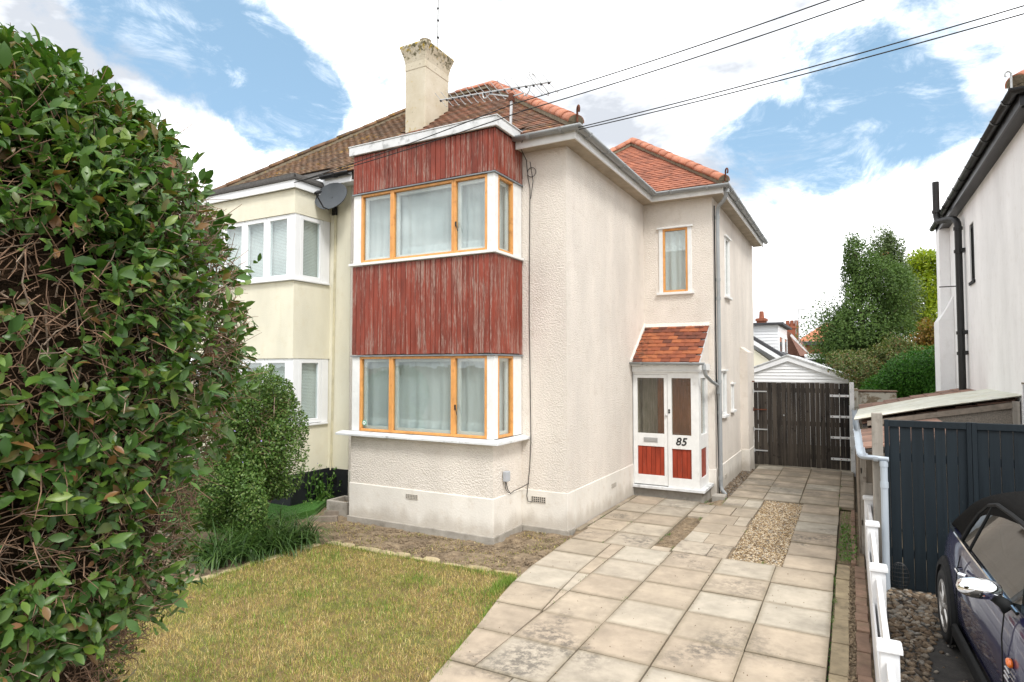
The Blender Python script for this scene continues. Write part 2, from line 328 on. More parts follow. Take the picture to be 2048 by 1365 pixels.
    c = t.ramp(t.noise(p, 2.2, 5, .6), [(.3, (.50, .44, .32)), (.7, (.62, .57, .46))])
    k = t.math('ADD', t.noise(p, 12, 7, .75), t.step(z, 7.9, 8.5, 0, .17)); c = t.mix(t.step(k, .60, .72), c, (.12, .11, .06))
    k2 = t.math('ADD', t.noise(p, 7, 6, .7), t.step(z, 7.0, 6.55, 0, .17)); k2 = t.math('ADD', k2, t.step(z, 8.15, 8.45, 0, .12)); c = t.mix(t.step(k2, .62, .73), c, (.42, .29, .03))
    t.principled(c, .92, t.bump(t.noise(p, 30, 5, .6), .4, .006), spec=.2); MAT['chimney_render'] = t.m
    # car paint
    t = NT('car_paint'); t.principled(t.mix(t.step(t.noise(t.pos(), 900, 2, .5), .55, .7, 0, .3), (.009, .010, .055), (.025, .03, .12)), .38, None, 0.0, .3, Coat_Weight=1.0, Coat_Roughness=.04); MAT['car_paint'] = t.m
    t = NT('amber'); t.principled((.85, .17, .01), .15, None, 0, .6, Coat_Weight=1.0); MAT['amber'] = t.m
    # leaves
    leafmat('hedge_leaf', [(.04, .10, .02), (.065, .145, .024), (.10, .19, .03), (.065, .145, .045), (.18, .26, .04), (.09, .165, .026), (.05, .12, .022), (.07, .14, .03), (.10, .17, .03), (.06, .13, .03), (.24, .11, .045)], rough=.38, transl=.2, spec=.42)
    leafmat('shrub_leaf', [(.05, .105, .02), (.08, .16, .028), (.12, .21, .04), (.18, .23, .07)], rough=.5, transl=.2)
    leafmat('strap_leaf', [(.03, .07, .015), (.055, .115, .024), (.10, .17, .04)], rough=.45, transl=.15)
    leafmat('weed_leaf', [(.05, .13, .02), (.09, .20, .03), (.14, .24, .05)], rough=.6, transl=.25)
    leafmat('tree_leaf', [(.055, .10, .028), (.08, .14, .036), (.115, .18, .045), (.09, .14, .06)], rough=.7, transl=.22, spec=.2, patch=((.20, .075, .03), .9, .70, .76))
    leafmat('birch_leaf', [(.08, .12, .04), (.11, .16, .055), (.15, .20, .08)], rough=.5, transl=.25)
    leafmat('yellow_leaf', [(.16, .24, .01), (.27, .34, .012), (.36, .40, .02)], rough=.55, transl=.35)
    leafmat('privet_leaf', [(.03, .105, .012), (.05, .16, .018), (.09, .235, .026)], rough=.5, spec=.3, transl=.18)
    leafmat('mixed_leaf', [(.05, .09, .02), (.09, .14, .03), (.17, .19, .06), (.20, .10, .05)], rough=.55, transl=.25)
    leafmat('autumn_leaf', [(.20, .14, .02), (.26, .12, .03), (.16, .18, .03)], rough=.55, transl=.3)
    plain('flower_orange', (.75, .28, .02), .6, .1, 5, 0); plain('flower_lilac', (.35, .28, .62), .6, .1, 5, 0); plain('flower_pink', (.45, .08, .16), .6, .1, 5, 0)
make_materials()
# ---------------------------------------------------------------- mesh helpers
class MB:
    def __init__(s): s.v = []; s.f = []
    def add(s, vs, fs):
        o = len(s.v); s.v += [tuple(v) for v in vs]; s.f += [tuple(i + o for i in f) for f in fs]; return s
    def box(s, x0, x1, y0, y1, z0, z1):
        x0, x1 = min(x0, x1), max(x0, x1); y0, y1 = min(y0, y1), max(y0, y1); z0, z1 = min(z0, z1), max(z0, z1)
        return s.add([(x0,y0,z0),(x1,y0,z0),(x1,y1,z0),(x0,y1,z0),(x0,y0,z1),(x1,y0,z1),(x1,y1,z1),(x0,y1,z1)],
                     [(0,3,2,1),(4,5,6,7),(0,1,5,4),(1,2,6,5),(2,3,7,6),(3,0,4,7)])
    def prism(s, poly, vec):             # extrude a 3D polygon along vec
        n = len(poly); a = [Vector(p) for p in poly]; b = [p + Vector(vec) for p in a]
        return s.add(a + b, [tuple(range(n))[::-1], tuple(range(n, 2 * n))] + [(i, (i + 1) % n, n + (i + 1) % n, n + i) for i in range(n)])
    def tube(s, path, r, n=8, cap=True):
        P = [Vector(p) for p in path]; R = r if isinstance(r, (list, tuple)) else [r] * len(P); o = len(s.v); up = None
        for i, p in enumerate(P):
            d = (P[min(i + 1, len(P) - 1)] - P[max(i - 1, 0)]).normalized()
            if up is None: up = Vector((0, 0, 1)) if abs(d.z) < .9 else Vector((1, 0, 0))
            a = d.cross(up).normalized(); b = a.cross(d).normalized(); up = b
            s.v += [tuple(p + a * math.cos(2 * math.pi * k / n) * R[i] + b * math.sin(2 * math.pi * k / n) * R[i]) for k in range(n)]
        for i in range(len(P) - 1):
            for k in range(n): s.f.append((o + i * n + k, o + i * n + (k + 1) % n, o + (i + 1) * n + (k + 1) % n, o + (i + 1) * n + k))
        if cap: s.f.append(tuple(o + k for k in range(n))[::-1]); s.f.append(tuple(o + (len(P) - 1) * n + k for k in range(n)))
        return s
    def loft(s, loops, closed=True, cap=True):
        n = len(loops[0]); o = len(s.v)
        for l in loops: s.v += [tuple(p) for p in l]
        for i in range(len(loops) - 1):
            for k in range(n if closed else n - 1):
                s.f.append((o + i * n + k, o + i * n + (k + 1) % n, o + (i + 1) * n + (k + 1) % n, o + (i + 1) * n + k))
        if cap and closed: s.f.append(tuple(o + k for k in range(n))[::-1]); s.f.append(tuple(o + (len(loops) - 1) * n + k for k in range(n)))
        return s
    def mesh(s, name, mat, smooth=False):
        me = bpy.data.meshes.new(name); me.from_pydata(s.v, [], s.f); me.materials.append(MAT[mat]); fixn(me)
        if smooth: me.polygons.foreach_set('use_smooth', [True] * len(me.polygons))
        return me
    def build(s, name, mat, parent=None, smooth=False, bevel=0.0, kind=None, label=None):
        return link(name, s.mesh(name, mat, smooth), parent, bevel=bevel, kind=kind, label=label)
def fixn(me):
    bm = bmesh.new(); bm.from_mesh(me); bmesh.ops.recalc_face_normals(bm, faces=bm.faces); bm.to_mesh(me); bm.free()
def wloc(o):
    p = Vector((0, 0, 0))
    while o is not None: p += o.location; o = o.parent
    return p
def link(name, me, parent=None, loc=(0, 0, 0), rot=None, bevel=0.0, kind=None, label=None, scale=None):
    o = bpy.data.objects.new(name, me); COL.objects.link(o); L = Vector(loc)
    if parent is not None: o.parent = parent; L = L - wloc(parent)
    o.location = L
    if rot is not None: o.rotation_euler = rot
    if scale is not None: o.scale = scale
    if bevel:
        m = o.modifiers.new('bevel', 'BEVEL'); m.width = bevel; m.segments = 1 if bevel < .004 else 2; m.limit_method = 'ANGLE'; m.angle_limit = rad(40)
    if kind: o['kind'] = kind
    if label: o['label'] = label
    return o
def thing(name, label, cat, loc=(0, 0, 0), group=None):
    o = bpy.data.objects.new(name, None); COL.objects.link(o); o.location = loc; o.empty_display_size = .3
    return tag(o, label, cat, group)
def tag(o, label, cat, group=None):
    o['label'] = label; o['category'] = cat
    if group: o['group'] = group
    return o
def np_mesh(name, V, F, mat, smooth=False):     # V (n,3), F (m,k) arrays
    V = np.asarray(V, dtype=np.float32); F = np.asarray(F, dtype=np.int32); me = bpy.data.meshes.new(name); k = F.shape[1]
    me.vertices.add(len(V)); me.vertices.foreach_set('co', V.ravel()); me.loops.add(F.size); me.loops.foreach_set('vertex_index', F.ravel())
    me.polygons.add(len(F)); me.polygons.foreach_set('loop_start', np.arange(len(F), dtype=np.int32) * k)
    if smooth: me.polygons.foreach_set('use_smooth', np.ones(len(F), dtype=bool))
    me.materials.append(MAT[mat]); me.update(calc_edges=True); me.validate(); return me
def frames(d, up):                              # orthonormal frames from axes d and hints up -> (n,3,3) columns side, d, normal
    d = d / np.linalg.norm(d, axis=1, keepdims=True); s = np.cross(d, up); s /= (np.linalg.norm(s, axis=1, keepdims=True) + 1e-9); u = np.cross(s, d)
    return np.stack([s, d, u], axis=2)
def scatter(T, TF, P, R, size):                 # stamp template T at P with frames R
    n, k = len(P), len(T); V = np.einsum('nij,kj->nki', R, T) * np.asarray(size).reshape(n, 1, -1) + P[:, None, :]
    F = (np.asarray(TF)[None] + (np.arange(n) * k)[:, None, None]).reshape(-1, len(TF[0])); return V.reshape(-1, 3), F
# broad leaf, folded along the midrib and curved; x width, y length, z normal
LEAF_T = np.array([(0,0,0),(-.17,.22,.05),(0,.25,0),(.17,.22,.05),(-.235,.5,.055),(0,.55,-.02),(.235,.5,.055),(-.14,.8,.0),(0,.8,-.06),(.14,.8,.0),(0,1.0,-.13)], float)
LEAF_F = [(0,2,1,1),(0,3,2,2),(1,2,5,4),(2,3,6,5),(4,5,8,7),(5,6,9,8),(7,8,10,10),(8,9,10,10)]
LEAF_TRI = [(0,2,1),(0,3,2),(1,2,5),(1,5,4),(2,3,6),(2,6,5),(4,5,8),(4,8,7),(5,6,9),(5,9,8),(7,8,10),(8,9,10)]
SMALL_T = np.array([(0,0,0),(-.3,.45,.06),(0,.5,-.03),(.3,.45,.06),(0,1,-.05)], float); SMALL_TRI = [(0,2,1),(0,3,2),(1,2,4),(2,3,4)]
BLADE_T = np.array([(-.5,0,0),(.5,0,0),(.35,.55,.06),(-.35,.55,.06),(0,1,.28)], float); BLADE_TRI = [(0,1,2),(0,2,3),(3,2,4)]
def rdirs(n, rng=RNG):
    v = rng.normal(size=(n, 3)); return v / np.linalg.norm(v, axis=1, keepdims=True)
def twig_mesh(name, P0, P1, r0, r1, mat):
    d = P1 - P0; R = frames(d, np.array([[.31, .17, .93]]).repeat(len(d), 0)); V = []
    for base, r in ((P0, r0), (P1, r1)):
        for k in range(3):
            a = 2 * math.pi * k / 3; V.append(base + (R[:, :, 0] * math.cos(a) + R[:, :, 2] * math.sin(a)) * np.asarray(r).reshape(-1, 1))
    V = np.stack(V, 1); n = len(P0); F = np.array([(0,1,4,3),(1,2,5,4),(2,0,3,5)])[None] + (np.arange(n) * 6)[:, None, None]
    return np_mesh(name, V.reshape(-1, 3), F.reshape(-1, 4), mat)

# ---------------------------------------------------------------- pitched tiles
TILE_CACHE = {}
def tile_mesh(mat, w, l, th, seed):
    key = (mat, w, l, seed)
    if key not in TILE_CACHE:
        g = random.Random(seed); m = MB(); a = w / 2 - .0015; c = .003 + g.random() * .002
        b0, b1 = g.uniform(-.002, .002), g.uniform(-.002, .002)
        # slightly cambered plain tile: x across, y up the slope, z out; head buried, tail proud
        xs = [-a, 0, a]; top = [(xs[0], b0, th), (0, (b0 + b1) / 2, th + c), (xs[2], b1, th), (xs[0], l, .0), (0, l, c), (xs[2], l, .0)]
        bot = [(x, y, z - th * .9) for x, y, z in top]
        m.add(top + bot, [(0,1,4,3),(1,2,5,4),(6,9,10,7),(7,10,11,8),(0,6,7,1),(1,7,8,2),(0,3,9,6),(2,8,11,5)])
        me = bpy.data.meshes.new('roof_tile'); me.from_pydata(m.v, [], m.f); me.materials.append(MAT[mat]); TILE_CACHE[key] = (me, m)
    return TILE_CACHE[key]
def inside(p, poly):
    c = False; j = len(poly) - 1
    for i in range(len(poly)):
        if (poly[i][1] > p[1]) != (poly[j][1] > p[1]) and p[0] < (poly[j][0] - poly[i][0]) * (p[1] - poly[i][1]) / (poly[j][1] - poly[i][1]) + poly[i][0]: c = not c
        j = i
    return c
def tile_slope(parent, origin, u, v, width, length, keep, mat, gauge=.1, w=.165, single=300, name='roof_tile', grow=.0, th=.022):
    """origin: eave start, u: along the eave, v: up the slope; keep(a, b) true where the slope is"""
    u = Vector(u).normalized(); v = Vector(v).normalized(); nrm = u.cross(v)
    if nrm.z < 0: nrm = -nrm; flip = True
    else: flip = False
    M = Matrix((u, v, nrm)).transposed()
    if flip: M = Matrix((-u, v, nrm)).transposed()
    rot = M.to_euler(); g = random.Random(int(origin[0] * 100 + origin[1] * 10)); items = []; b = 0.0; row = 0
    while b < length:
        a = -w / 2 * (row % 2)
        while a < width + w:
            if keep(a + w / 2, b + gauge * .5): items.append((a + w / 2, b))
            a += w
        b += gauge; row += 1
    pts = []
    for a, b in items:
        p = Vector(origin) + u * (a + g.uniform(-.002, .002)) + v * (b + g.uniform(-.002, .002)) + nrm * (g.uniform(0, .003) + .004); pts.append(p)
    order = sorted(range(len(pts)), key=lambda i: (pts[i] - cam.location).length); chosen = set(order[:single]); big = MB()
    for i, p in enumerate(pts):
        me, m = tile_mesh(mat, w, gauge * 1.75, th, g.randrange(5)); tw = g.uniform(-.012, .012)
        if i in chosen: link(name, me, parent, p, (rot[0], rot[1], rot[2]))
        else:
            big.add([p + M @ Vector(q) for q in m.v], m.f)
    if big.v:
        me = bpy.data.meshes.new('tile_field'); me.from_pydata(big.v, [], big.f); me.materials.append(MAT[mat]); link('tile_field', me, parent, kind='stuff')
def ridge_tiles(parent, a, b, mat='hip_tile', r=.125, pitch=.30, out=(0, 0, 1), name='hip_tile', mort=True):
    a, b = Vector(a), Vector(b); d = (b - a).normalized(); L = (b - a).length; n = max(1, round(L / pitch)); st = L / n
    side = d.cross(Vector(out)).normalized(); up = side.cross(d); R = Matrix((side, d, up)).transposed(); key = (mat, r, round(st, 2))
    if key not in TILE_CACHE:
        m = MB(); K = 9; loops = []
        for y, rr in ((0, r * 1.0), (st + .03, r * .93)):
            for q in (rr, rr - .016): pass
            loops.append([(math.cos(math.pi * k / K) * rr * 1.0, y, math.sin(math.pi * k / K) * rr * .85) for k in range(K + 1)] + [(math.cos(math.pi * k / K) * (rr - .018), y, math.sin(math.pi * k / K) * (rr - .018) * .85) for k in range(K, -1, -1)])
        m.loft(loops); me = m.mesh('hip_tile', mat); me.polygons.foreach_set('use_smooth', [len(p.vertices) == 4 for p in me.polygons]); TILE_CACHE[key] = me
    g = random.Random(int(L * 1000)); e = R.to_euler()
    for i in range(n): link(name, TILE_CACHE[key], parent, a + d * (st * i) + up * g.uniform(-.006, .006) + side * g.uniform(-.005, .005), (e[0], e[1], e[2]))
    if mort:
        m = MB(); hw = r * .86; m.prism([a + side * hw - up * .06, a + side * hw - up * .004, a - side * hw - up * .004, a - side * hw - up * .06], d * L); m.build('mortar_bed', 'mortar', parent)
def gutter(parent, path, mat, r=.06, brackets=.85, name='gutter', ends=True, ring=.009):
    """half-round channel along a polyline of its rim centres"""
    P = [Vector(p) for p in path]; m = MB(); K = 8; loops = []
    for i, p in enumerate(P):
        d0 = (P[i] - P[i - 1]).normalized() if i else (P[1] - P[0]).normalized(); d1 = (P[i + 1] - P[i]).normalized() if i < len(P) - 1 else d0
        s0 = d0.cross(Vector((0, 0, 1))).normalized(); s1 = d1.cross(Vector((0, 0, 1))).normalized(); s = (s0 + s1).normalized(); k = 1 / max(.5, s.dot(s1))
        out = [p + s * k * r * math.cos(math.pi + math.pi * j / K) + Vector((0, 0, r * math.sin(math.pi + math.pi * j / K))) for j in range(K + 1)]
        inn = [p + s * k * (r - .005) * math.cos(math.pi + math.pi * j / K) + Vector((0, 0, (r - .005) * math.sin(math.pi + math.pi * j / K))) for j in range(K, -1, -1)]
        loops.append(out + inn)
    m.loft(loops)
    g = m.build(name, mat, parent, smooth=True); g.data.polygons.foreach_set('use_smooth', [len(p.vertices) == 4 for p in g.data.polygons])
    for i in range(len(P) - 1):
        d = P[i + 1] - P[i]; n = int(d.length / brackets); s = d.normalized().cross(Vector((0, 0, 1)))
        for k in range(n + 1):
            c = P[i] + d * ((k + .5) / (n + 1)) if n else P[i] + d * .5
            b = MB(); R2 = r + ring; dd = d.normalized() * .022
            b.loft([[c + q * dd + s * R2 * math.cos(math.pi + math.pi * j / K) + Vector((0, 0, R2 * math.sin(math.pi + math.pi * j / K))) for j in range(K + 1)] + [c + q * dd + s * (r + .001) * math.cos(math.pi + math.pi * j / K) + Vector((0, 0, (r + .001) * math.sin(math.pi + math.pi * j / K))) for j in range(K, -1, -1)] for q in (-1, 1)])
            b.build('gutter_clip', mat, g)
    return g
def collars(m, pts, r):
    for p, d in pts: p = Vector(p); d = Vector(d).normalized() * .03; m.tube([p - d, p + d], r, 10)
def arc(a, b, c, n=6):                         # rounded bend through a - b - c
    a, b, c = Vector(a), Vector(b), Vector(c); return [a * (1 - t) ** 2 + b * 2 * t * (1 - t) + c * t * t for t in [i / n for i in range(n + 1)]]
def curtain(name, parent, p0, p1, z0, z1, mat='net', amp=.018, folds=9, gather=0.0, seed=0, rows=10):
    g = random.Random(seed); a, b = Vector(p0), Vector(p1); d = b - a; L = d.length; d.normalize(); nrm = Vector((d.y, -d.x, 0)); n = int(folds * 10)
    ph = [g.uniform(0, 6.28) for _ in range(4)]; fr = [folds * g.uniform(.7, 1.3) for _ in range(4)]; V = []; F = []
    for j in range(rows + 1):
        t = j / rows
        for i in range(n + 1):
            s = i / n; w = sum(math.sin(2 * math.pi * fr[k] * s + ph[k] + t * .6 * math.sin(ph[k])) / (1 + k * .6) for k in range(4)) / 2
            V.append(tuple(a + d * (L * s) + nrm * (w * amp * (1.1 - .3 * t)) + Vector((0, 0, z0 + (z1 - z0) * t))))
    for j in range(rows):
        for i in range(n): F.append((j * (n + 1) + i, j * (n + 1) + i + 1, (j + 1) * (n + 1) + i + 1, (j + 1) * (n + 1) + i))
    me = bpy.data.meshes.new(name); me.from_pydata(V, [], F); me.materials.append(MAT[mat]); me.polygons.foreach_set('use_smooth', [True] * len(F)); return link(name, me, parent)
def frame_ring(m, ax, c0, x0, x1, z0, z1, t, d0, d1):
    """rectangular frame in the plane of constant Y (ax='y') or X; bars t wide butted end to end"""
    for (a0, a1, b0, b1) in ((x0, x0 + t, z0, z1), (x1 - t, x1, z0, z1), (x0 + t, x1 - t, z0, z0 + t), (x0 + t, x1 - t, z1 - t, z1)):
        if ax == 'y': m.box(a0, a1, c0 + d0, c0 + d1, b0, b1)
        else: m.box(c0 + d0, c0 + d1, a0, a1, b0, b1)
    return m
# ---------------------------------------------------------------- the ground
TAN = math.tan(rad(38)); ROOF_K = 1 / math.cos(rad(38))
def flat(name, poly, z, mat, kind='structure', parent=None, thick=0.0):
    m = MB()
    if thick: m.prism([(x, y, z - thick) for x, y in poly], (0, 0, thick))
    else: m.add([(x, y, z) for x, y in poly], [tuple(range(len(poly)))])
    return m.build(name, mat, parent, kind=kind)
flat('ground', [(-900, -900), (900, -900), (900, 900), (-900, 900)], -.10, 'ground')
LAWN = [(-6.22, 1.2), (-2.35, 1.2), (-2.62, 3.1), (-2.76, 3.74), (-2.84, 4.14), (-2.97, 4.74), (-3.12, 5.38), (-3.29, 6.10), (-3.33, 6.20), (-4.4, 6.10), (-5.6, 6.10), (-6.08, 6.02), (-6.22, 5.72), (-6.27, 4.8)]
lawn = flat('lawn', LAWN, -.035, 'turf_base', thick=.05)
BED = [(-3.33, 6.24), (-3.33, 8.05), (-4.3, 8.05), (-8.4, 8.05), (-8.4, 2.2), (-6.32, 2.2), (-6.34, 4.8), (-6.30, 5.76), (-6.14, 6.10), (-5.6, 6.18), (-4.4, 6.18)]
def lumpy(name, poly, z, mat, step, amp, seed, parent=None, kind='structure'):
    xs = [p[0] for p in poly]; ys = [p[1] for p in poly]; g = np.random.default_rng(seed); nx = int((max(xs) - min(xs)) / step) + 1; ny = int((max(ys) - min(ys)) / step) + 1
    H = g.normal(0, amp, (nx + 1, ny + 1)); H = H + .8 * np.roll(H, 1, 0) + .8 * np.roll(H, 1, 1); V = []; F = []; idx = {}
    def vid(i, j):
        if (i, j) not in idx: idx[(i, j)] = len(V); V.append((min(xs) + i * step, min(ys) + j * step, z + H[i, j]))
        return idx[(i, j)]
    for i in range(nx):
        for j in range(ny):
            if inside((min(xs) + (i + .5) * step, min(ys) + (j + .5) * step), poly): F.append((vid(i, j), vid(i + 1, j), vid(i + 1, j + 1), vid(i, j + 1)))
    me = bpy.data.meshes.new(name); me.from_pydata(V, [], F); me.materials.append(MAT[mat]); me.polygons.foreach_set('use_smooth', [True] * len(F)); return link(name, me, parent, kind=kind)
bed = lumpy('flower_bed', BED, -.06, 'soil', .06, .008, 5)

def stones(name, parent, sample, n, smin, smax, mat, seed, flatness=.6, zoff=0.0, sink=.35):
    g = np.random.default_rng(seed); t = (1 + 5 ** .5) / 2
    I = np.array([(-1,t,0),(1,t,0),(-1,-t,0),(1,-t,0),(0,-1,t),(0,1,t),(0,-1,-t),(0,1,-t),(t,0,-1),(t,0,1),(-t,0,-1),(-t,0,1)], float); I /= np.linalg.norm(I[0])
    IF = np.array([(0,11,5),(0,5,1),(0,1,7),(0,7,10),(0,10,11),(1,5,9),(5,11,4),(11,10,2),(10,7,6),(7,1,8),(3,9,4),(3,4,2),(3,2,6),(3,6,8),(3,8,9),(4,9,5),(2,4,11),(6,2,10),(8,6,7),(9,8,1)])
    P = np.array(sample(n, g)); n = len(P); s = smin + (smax - smin) * g.random(n) ** 2; a = g.random(n) * 6.28
    sc3 = np.stack([s, s * g.uniform(.6, .95, n), s * flatness * g.uniform(.7, 1.1, n)], 1); base = I[None] * (1 + g.normal(0, .09, (n, 12, 1))) * sc3[:, None, :]
    ca, sa = np.cos(a)[:, None], np.sin(a)[:, None]; V = np.stack([base[..., 0] * ca - base[..., 1] * sa, base[..., 0] * sa + base[..., 1] * ca, base[..., 2]], 2)
    tilt = g.normal(0, .25, (n, 1)); V[..., 2] += V[..., 0] * tilt; V += P[:, None, :]; V[..., 2] += (sc3[:, 2] * sink)[:, None] + zoff
    F = (IF[None] + (np.arange(n) * 12)[:, None, None]).reshape(-1, 3); return link(name, np_mesh(name, V.reshape(-1, 3), F, mat, True), parent, kind='stuff')
def rect_sample(x0, x1, y0, y1, z):
    return lambda n, g: np.stack([g.uniform(x0, x1, n), g.uniform(y0, y1, n), np.full(n, z)], 1)
def poly_sample(poly, z):
    xs = [p[0] for p in poly]; ys = [p[1] for p in poly]
    def f(n, g):
        out = []
        while len(out) < n:
            p = (g.uniform(min(xs), max(xs)), g.uniform(min(ys), max(ys)))
            if inside(p, poly): out.append((p[0], p[1], z))
        return out
    return f

# ---- paved drive: base sheet with joints, every slab a piece
drive = flat('driveway', [(-3.46, 8.2), (-3.46, 10.9), (-2.2, 10.9), (-1.93, 11.6), (-1.93, 15.6), (.02, 15.6), (.02, 11.5), (-.21, 11.5), (-.21, 1.0), (-2.36, 1.0), (-2.62, 3.1), (-2.76, 3.74), (-2.97, 4.74), (-3.12, 5.38), (-3.29, 6.10), (-3.33, 7.7)], -.032, 'soil')
SLABS = {}
def slab(x0, x1, y0, y1, gap=.009, th=.045, poly=None):
    g = random; z = g.uniform(-.004, .004)
    if poly:
        cx = sum(p[0] for p in poly) / len(poly); cy = sum(p[1] for p in poly) / len(poly); q = [(cx + (x - cx) * .98 - cx, cy + (y - cy) * .98 - cy) for x, y in poly]
        me = MB().prism([(x, y, -th) for x, y in q], (0, 0, th)).mesh('paving_slab', 'paving')
    else:
        cx, cy = (x0 + x1) / 2, (y0 + y1) / 2; a, b = (x1 - x0) / 2 - gap / 2, (y1 - y0) / 2 - gap / 2; key = (round(a, 2), round(b, 2))
        if key not in SLABS: SLABS[key] = MB().box(-a, a, -b, b, -th, 0).mesh('paving_slab', 'paving')
        me = SLABS[key]
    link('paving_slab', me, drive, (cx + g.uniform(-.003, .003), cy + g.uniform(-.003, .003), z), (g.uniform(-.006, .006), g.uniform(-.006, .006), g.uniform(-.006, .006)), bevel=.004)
XE = [-.2, -.8, -1.4, -1.99, -2.58]; YE = [7.81 - .609 * i for i in range(12)]
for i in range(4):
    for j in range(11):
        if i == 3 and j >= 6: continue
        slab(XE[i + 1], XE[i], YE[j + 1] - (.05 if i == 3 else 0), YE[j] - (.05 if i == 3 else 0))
# left margin slabs, cut to the slanting edge of the lawn
edge = [(7.72, -3.34), (7.13, -3.31), (6.5, -3.29), (5.92, -3.22), (5.33, -3.10), (4.72, -2.95), (4.11, -2.82), (3.5, -2.70), (2.9, -2.58), (2.3, -2.5), (1.7, -2.44)]
lim = [-2.765, -2.745, -2.725, -2.67, -2.60, -2.585, -2.585]
for j in range(6):
    slab(0, 0, 0, 0, poly=[(edge[j + 1][1], edge[j + 1][0]), (lim[j + 1], edge[j + 1][0] + .01), (lim[j], edge[j][0] + .01), (edge[j][1], edge[j][0])])
for j in range(4):                       # narrow strips between the two beds of slabs
    slab(0, 0, 0, 0, poly=[(lim[j + 1] + .006, edge[j + 1][0]), (-2.588, edge[j + 1][0]), (-2.588, edge[j][0]), (lim[j] + .006, edge[j][0])])
for j in range(6, 10):
    slab(0, 0, 0, 0, poly=[(edge[j + 1][1], edge[j + 1][0]), (-2.235, edge[j + 1][0]), (-2.235, edge[j][0]), (edge[j][1], edge[j][0])]); slab(-2.235, -1.99, edge[j + 1][0], edge[j][0])
# in front of the porch
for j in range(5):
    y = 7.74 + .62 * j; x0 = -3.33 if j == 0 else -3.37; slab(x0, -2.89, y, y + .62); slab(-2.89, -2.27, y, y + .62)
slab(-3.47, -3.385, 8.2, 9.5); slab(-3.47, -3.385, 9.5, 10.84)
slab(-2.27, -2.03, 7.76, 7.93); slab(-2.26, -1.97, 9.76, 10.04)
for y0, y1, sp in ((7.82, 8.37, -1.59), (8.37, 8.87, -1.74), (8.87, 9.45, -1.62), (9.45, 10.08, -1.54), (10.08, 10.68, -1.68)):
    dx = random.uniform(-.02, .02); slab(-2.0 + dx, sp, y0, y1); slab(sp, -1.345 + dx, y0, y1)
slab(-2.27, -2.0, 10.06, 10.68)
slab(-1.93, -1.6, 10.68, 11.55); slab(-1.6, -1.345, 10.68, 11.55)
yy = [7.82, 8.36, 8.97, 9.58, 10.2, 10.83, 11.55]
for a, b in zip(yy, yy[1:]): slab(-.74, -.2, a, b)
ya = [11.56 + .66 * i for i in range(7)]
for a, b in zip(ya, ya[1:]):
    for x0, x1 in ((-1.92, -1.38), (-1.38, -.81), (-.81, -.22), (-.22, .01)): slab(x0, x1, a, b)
gp = flat('gravel_bed', [(-1.34, 7.83), (-.74, 7.83), (-.74, 11.54), (-1.34, 11.54)], -.026, 'soil')
stones('gravel', None, rect_sample(-1.335, -.745, 7.83, 11.53, -.022), 9000, .008, .018, 'gravel', 3)
# weeds and moss in the joints, grass blades in one mesh
def blades(name, pts, hmin, hmax, wmin, wmax, mat, seed, lean=.5, parent=None):
    g = np.random.default_rng(seed); P = np.array(pts, float); n = len(P); a = g.random(n) * 6.28; ln = np.abs(g.normal(0, lean, n)).clip(0, 1.4)
    d = np.stack([np.cos(a) * np.sin(ln), np.sin(a) * np.sin(ln), np.cos(ln)], 1); up = np.stack([np.cos(a), np.sin(a), np.zeros(n)], 1) + .01
    R = frames(d, up); h = g.uniform(hmin, hmax, n); w = g.uniform(wmin, wmax, n); V, F = scatter(BLADE_T, BLADE_TRI, P, R, np.stack([h, h, h], 1))
    V = V.reshape(n, 5, 3); c = P[:, None, :]; T = np.einsum('nij,kj->nki', R, BLADE_T * np.array([0, 1, 1])) * h[:, None, None] + np.einsum('nij,kj->nki', R, BLADE_T * np.array([1, 0, 0])) * w[:, None, None] + c
    return link(name, np_mesh(name, T.reshape(-1, 3), F, mat), parent, kind='stuff')
def lawn_pts(n, seed):
    g = np.random.default_rng(seed); out = []
    while len(out) < n:
        x, y = g.uniform(-6.25, -2.4), g.uniform(1.6, 6.2)
        if g.random() > min(1, 1.1 - (y - 2) * .05): continue
        if inside((x, y), LAWN): out.append((x, y, -.037))
    return out
gr = blades('grass', lawn_pts(150000, 2), .016, .06, .0016, .0036, 'grass', 3, 1.15); tag(gr, 'short dry lawn of straw coloured and green grass blades', 'grass')
g_ = np.random.default_rng(9); tuft = []
lush = [(-3.30 + g_.normal(0, .05) + .25 * g_.random() * 0, 6.05 - abs(g_.normal(0, .28)), -.037) for _ in range(900)] + [(x + g_.normal(0, .03), y, -.037) for x, y in [(-3.33 + .14 * (6.1 - yy) if yy > 5.4 else -3.12 + .24 * (5.38 - yy), yy) for yy in g_.uniform(2.8, 6.1, 900)]] + [(g_.uniform(-6.1, -3.4), 6.05 + g_.normal(0, .03), -.037) for _ in range(700)] + [(-6.2 + g_.normal(0, .04), g_.uniform(3.6, 6.0), -.037) for _ in range(700)]
for cx_, cy_, s_ in [(-4.2, 5.5, .12), (-3.9, 4.7, .16), (-5.2, 5.2, .2), (-3.6, 3.6, .22), (-4.6, 3.9, .18), (-5.6, 4.4, .2), (-4.9, 4.6, .1), (-3.5, 5.4, .15), (-4.4, 3.0, .25), (-5.7, 5.6, .15)]: lush += [(cx_ + g_.normal(0, s_), cy_ + g_.normal(0, s_), -.037) for _ in range(330)]
lg = blades('green_tufts', lush, .03, .085, .003, .006, 'lush', 33, .6); tag(lg, 'longer green grass tufts scattered over the dry lawn and its edges', 'grass')
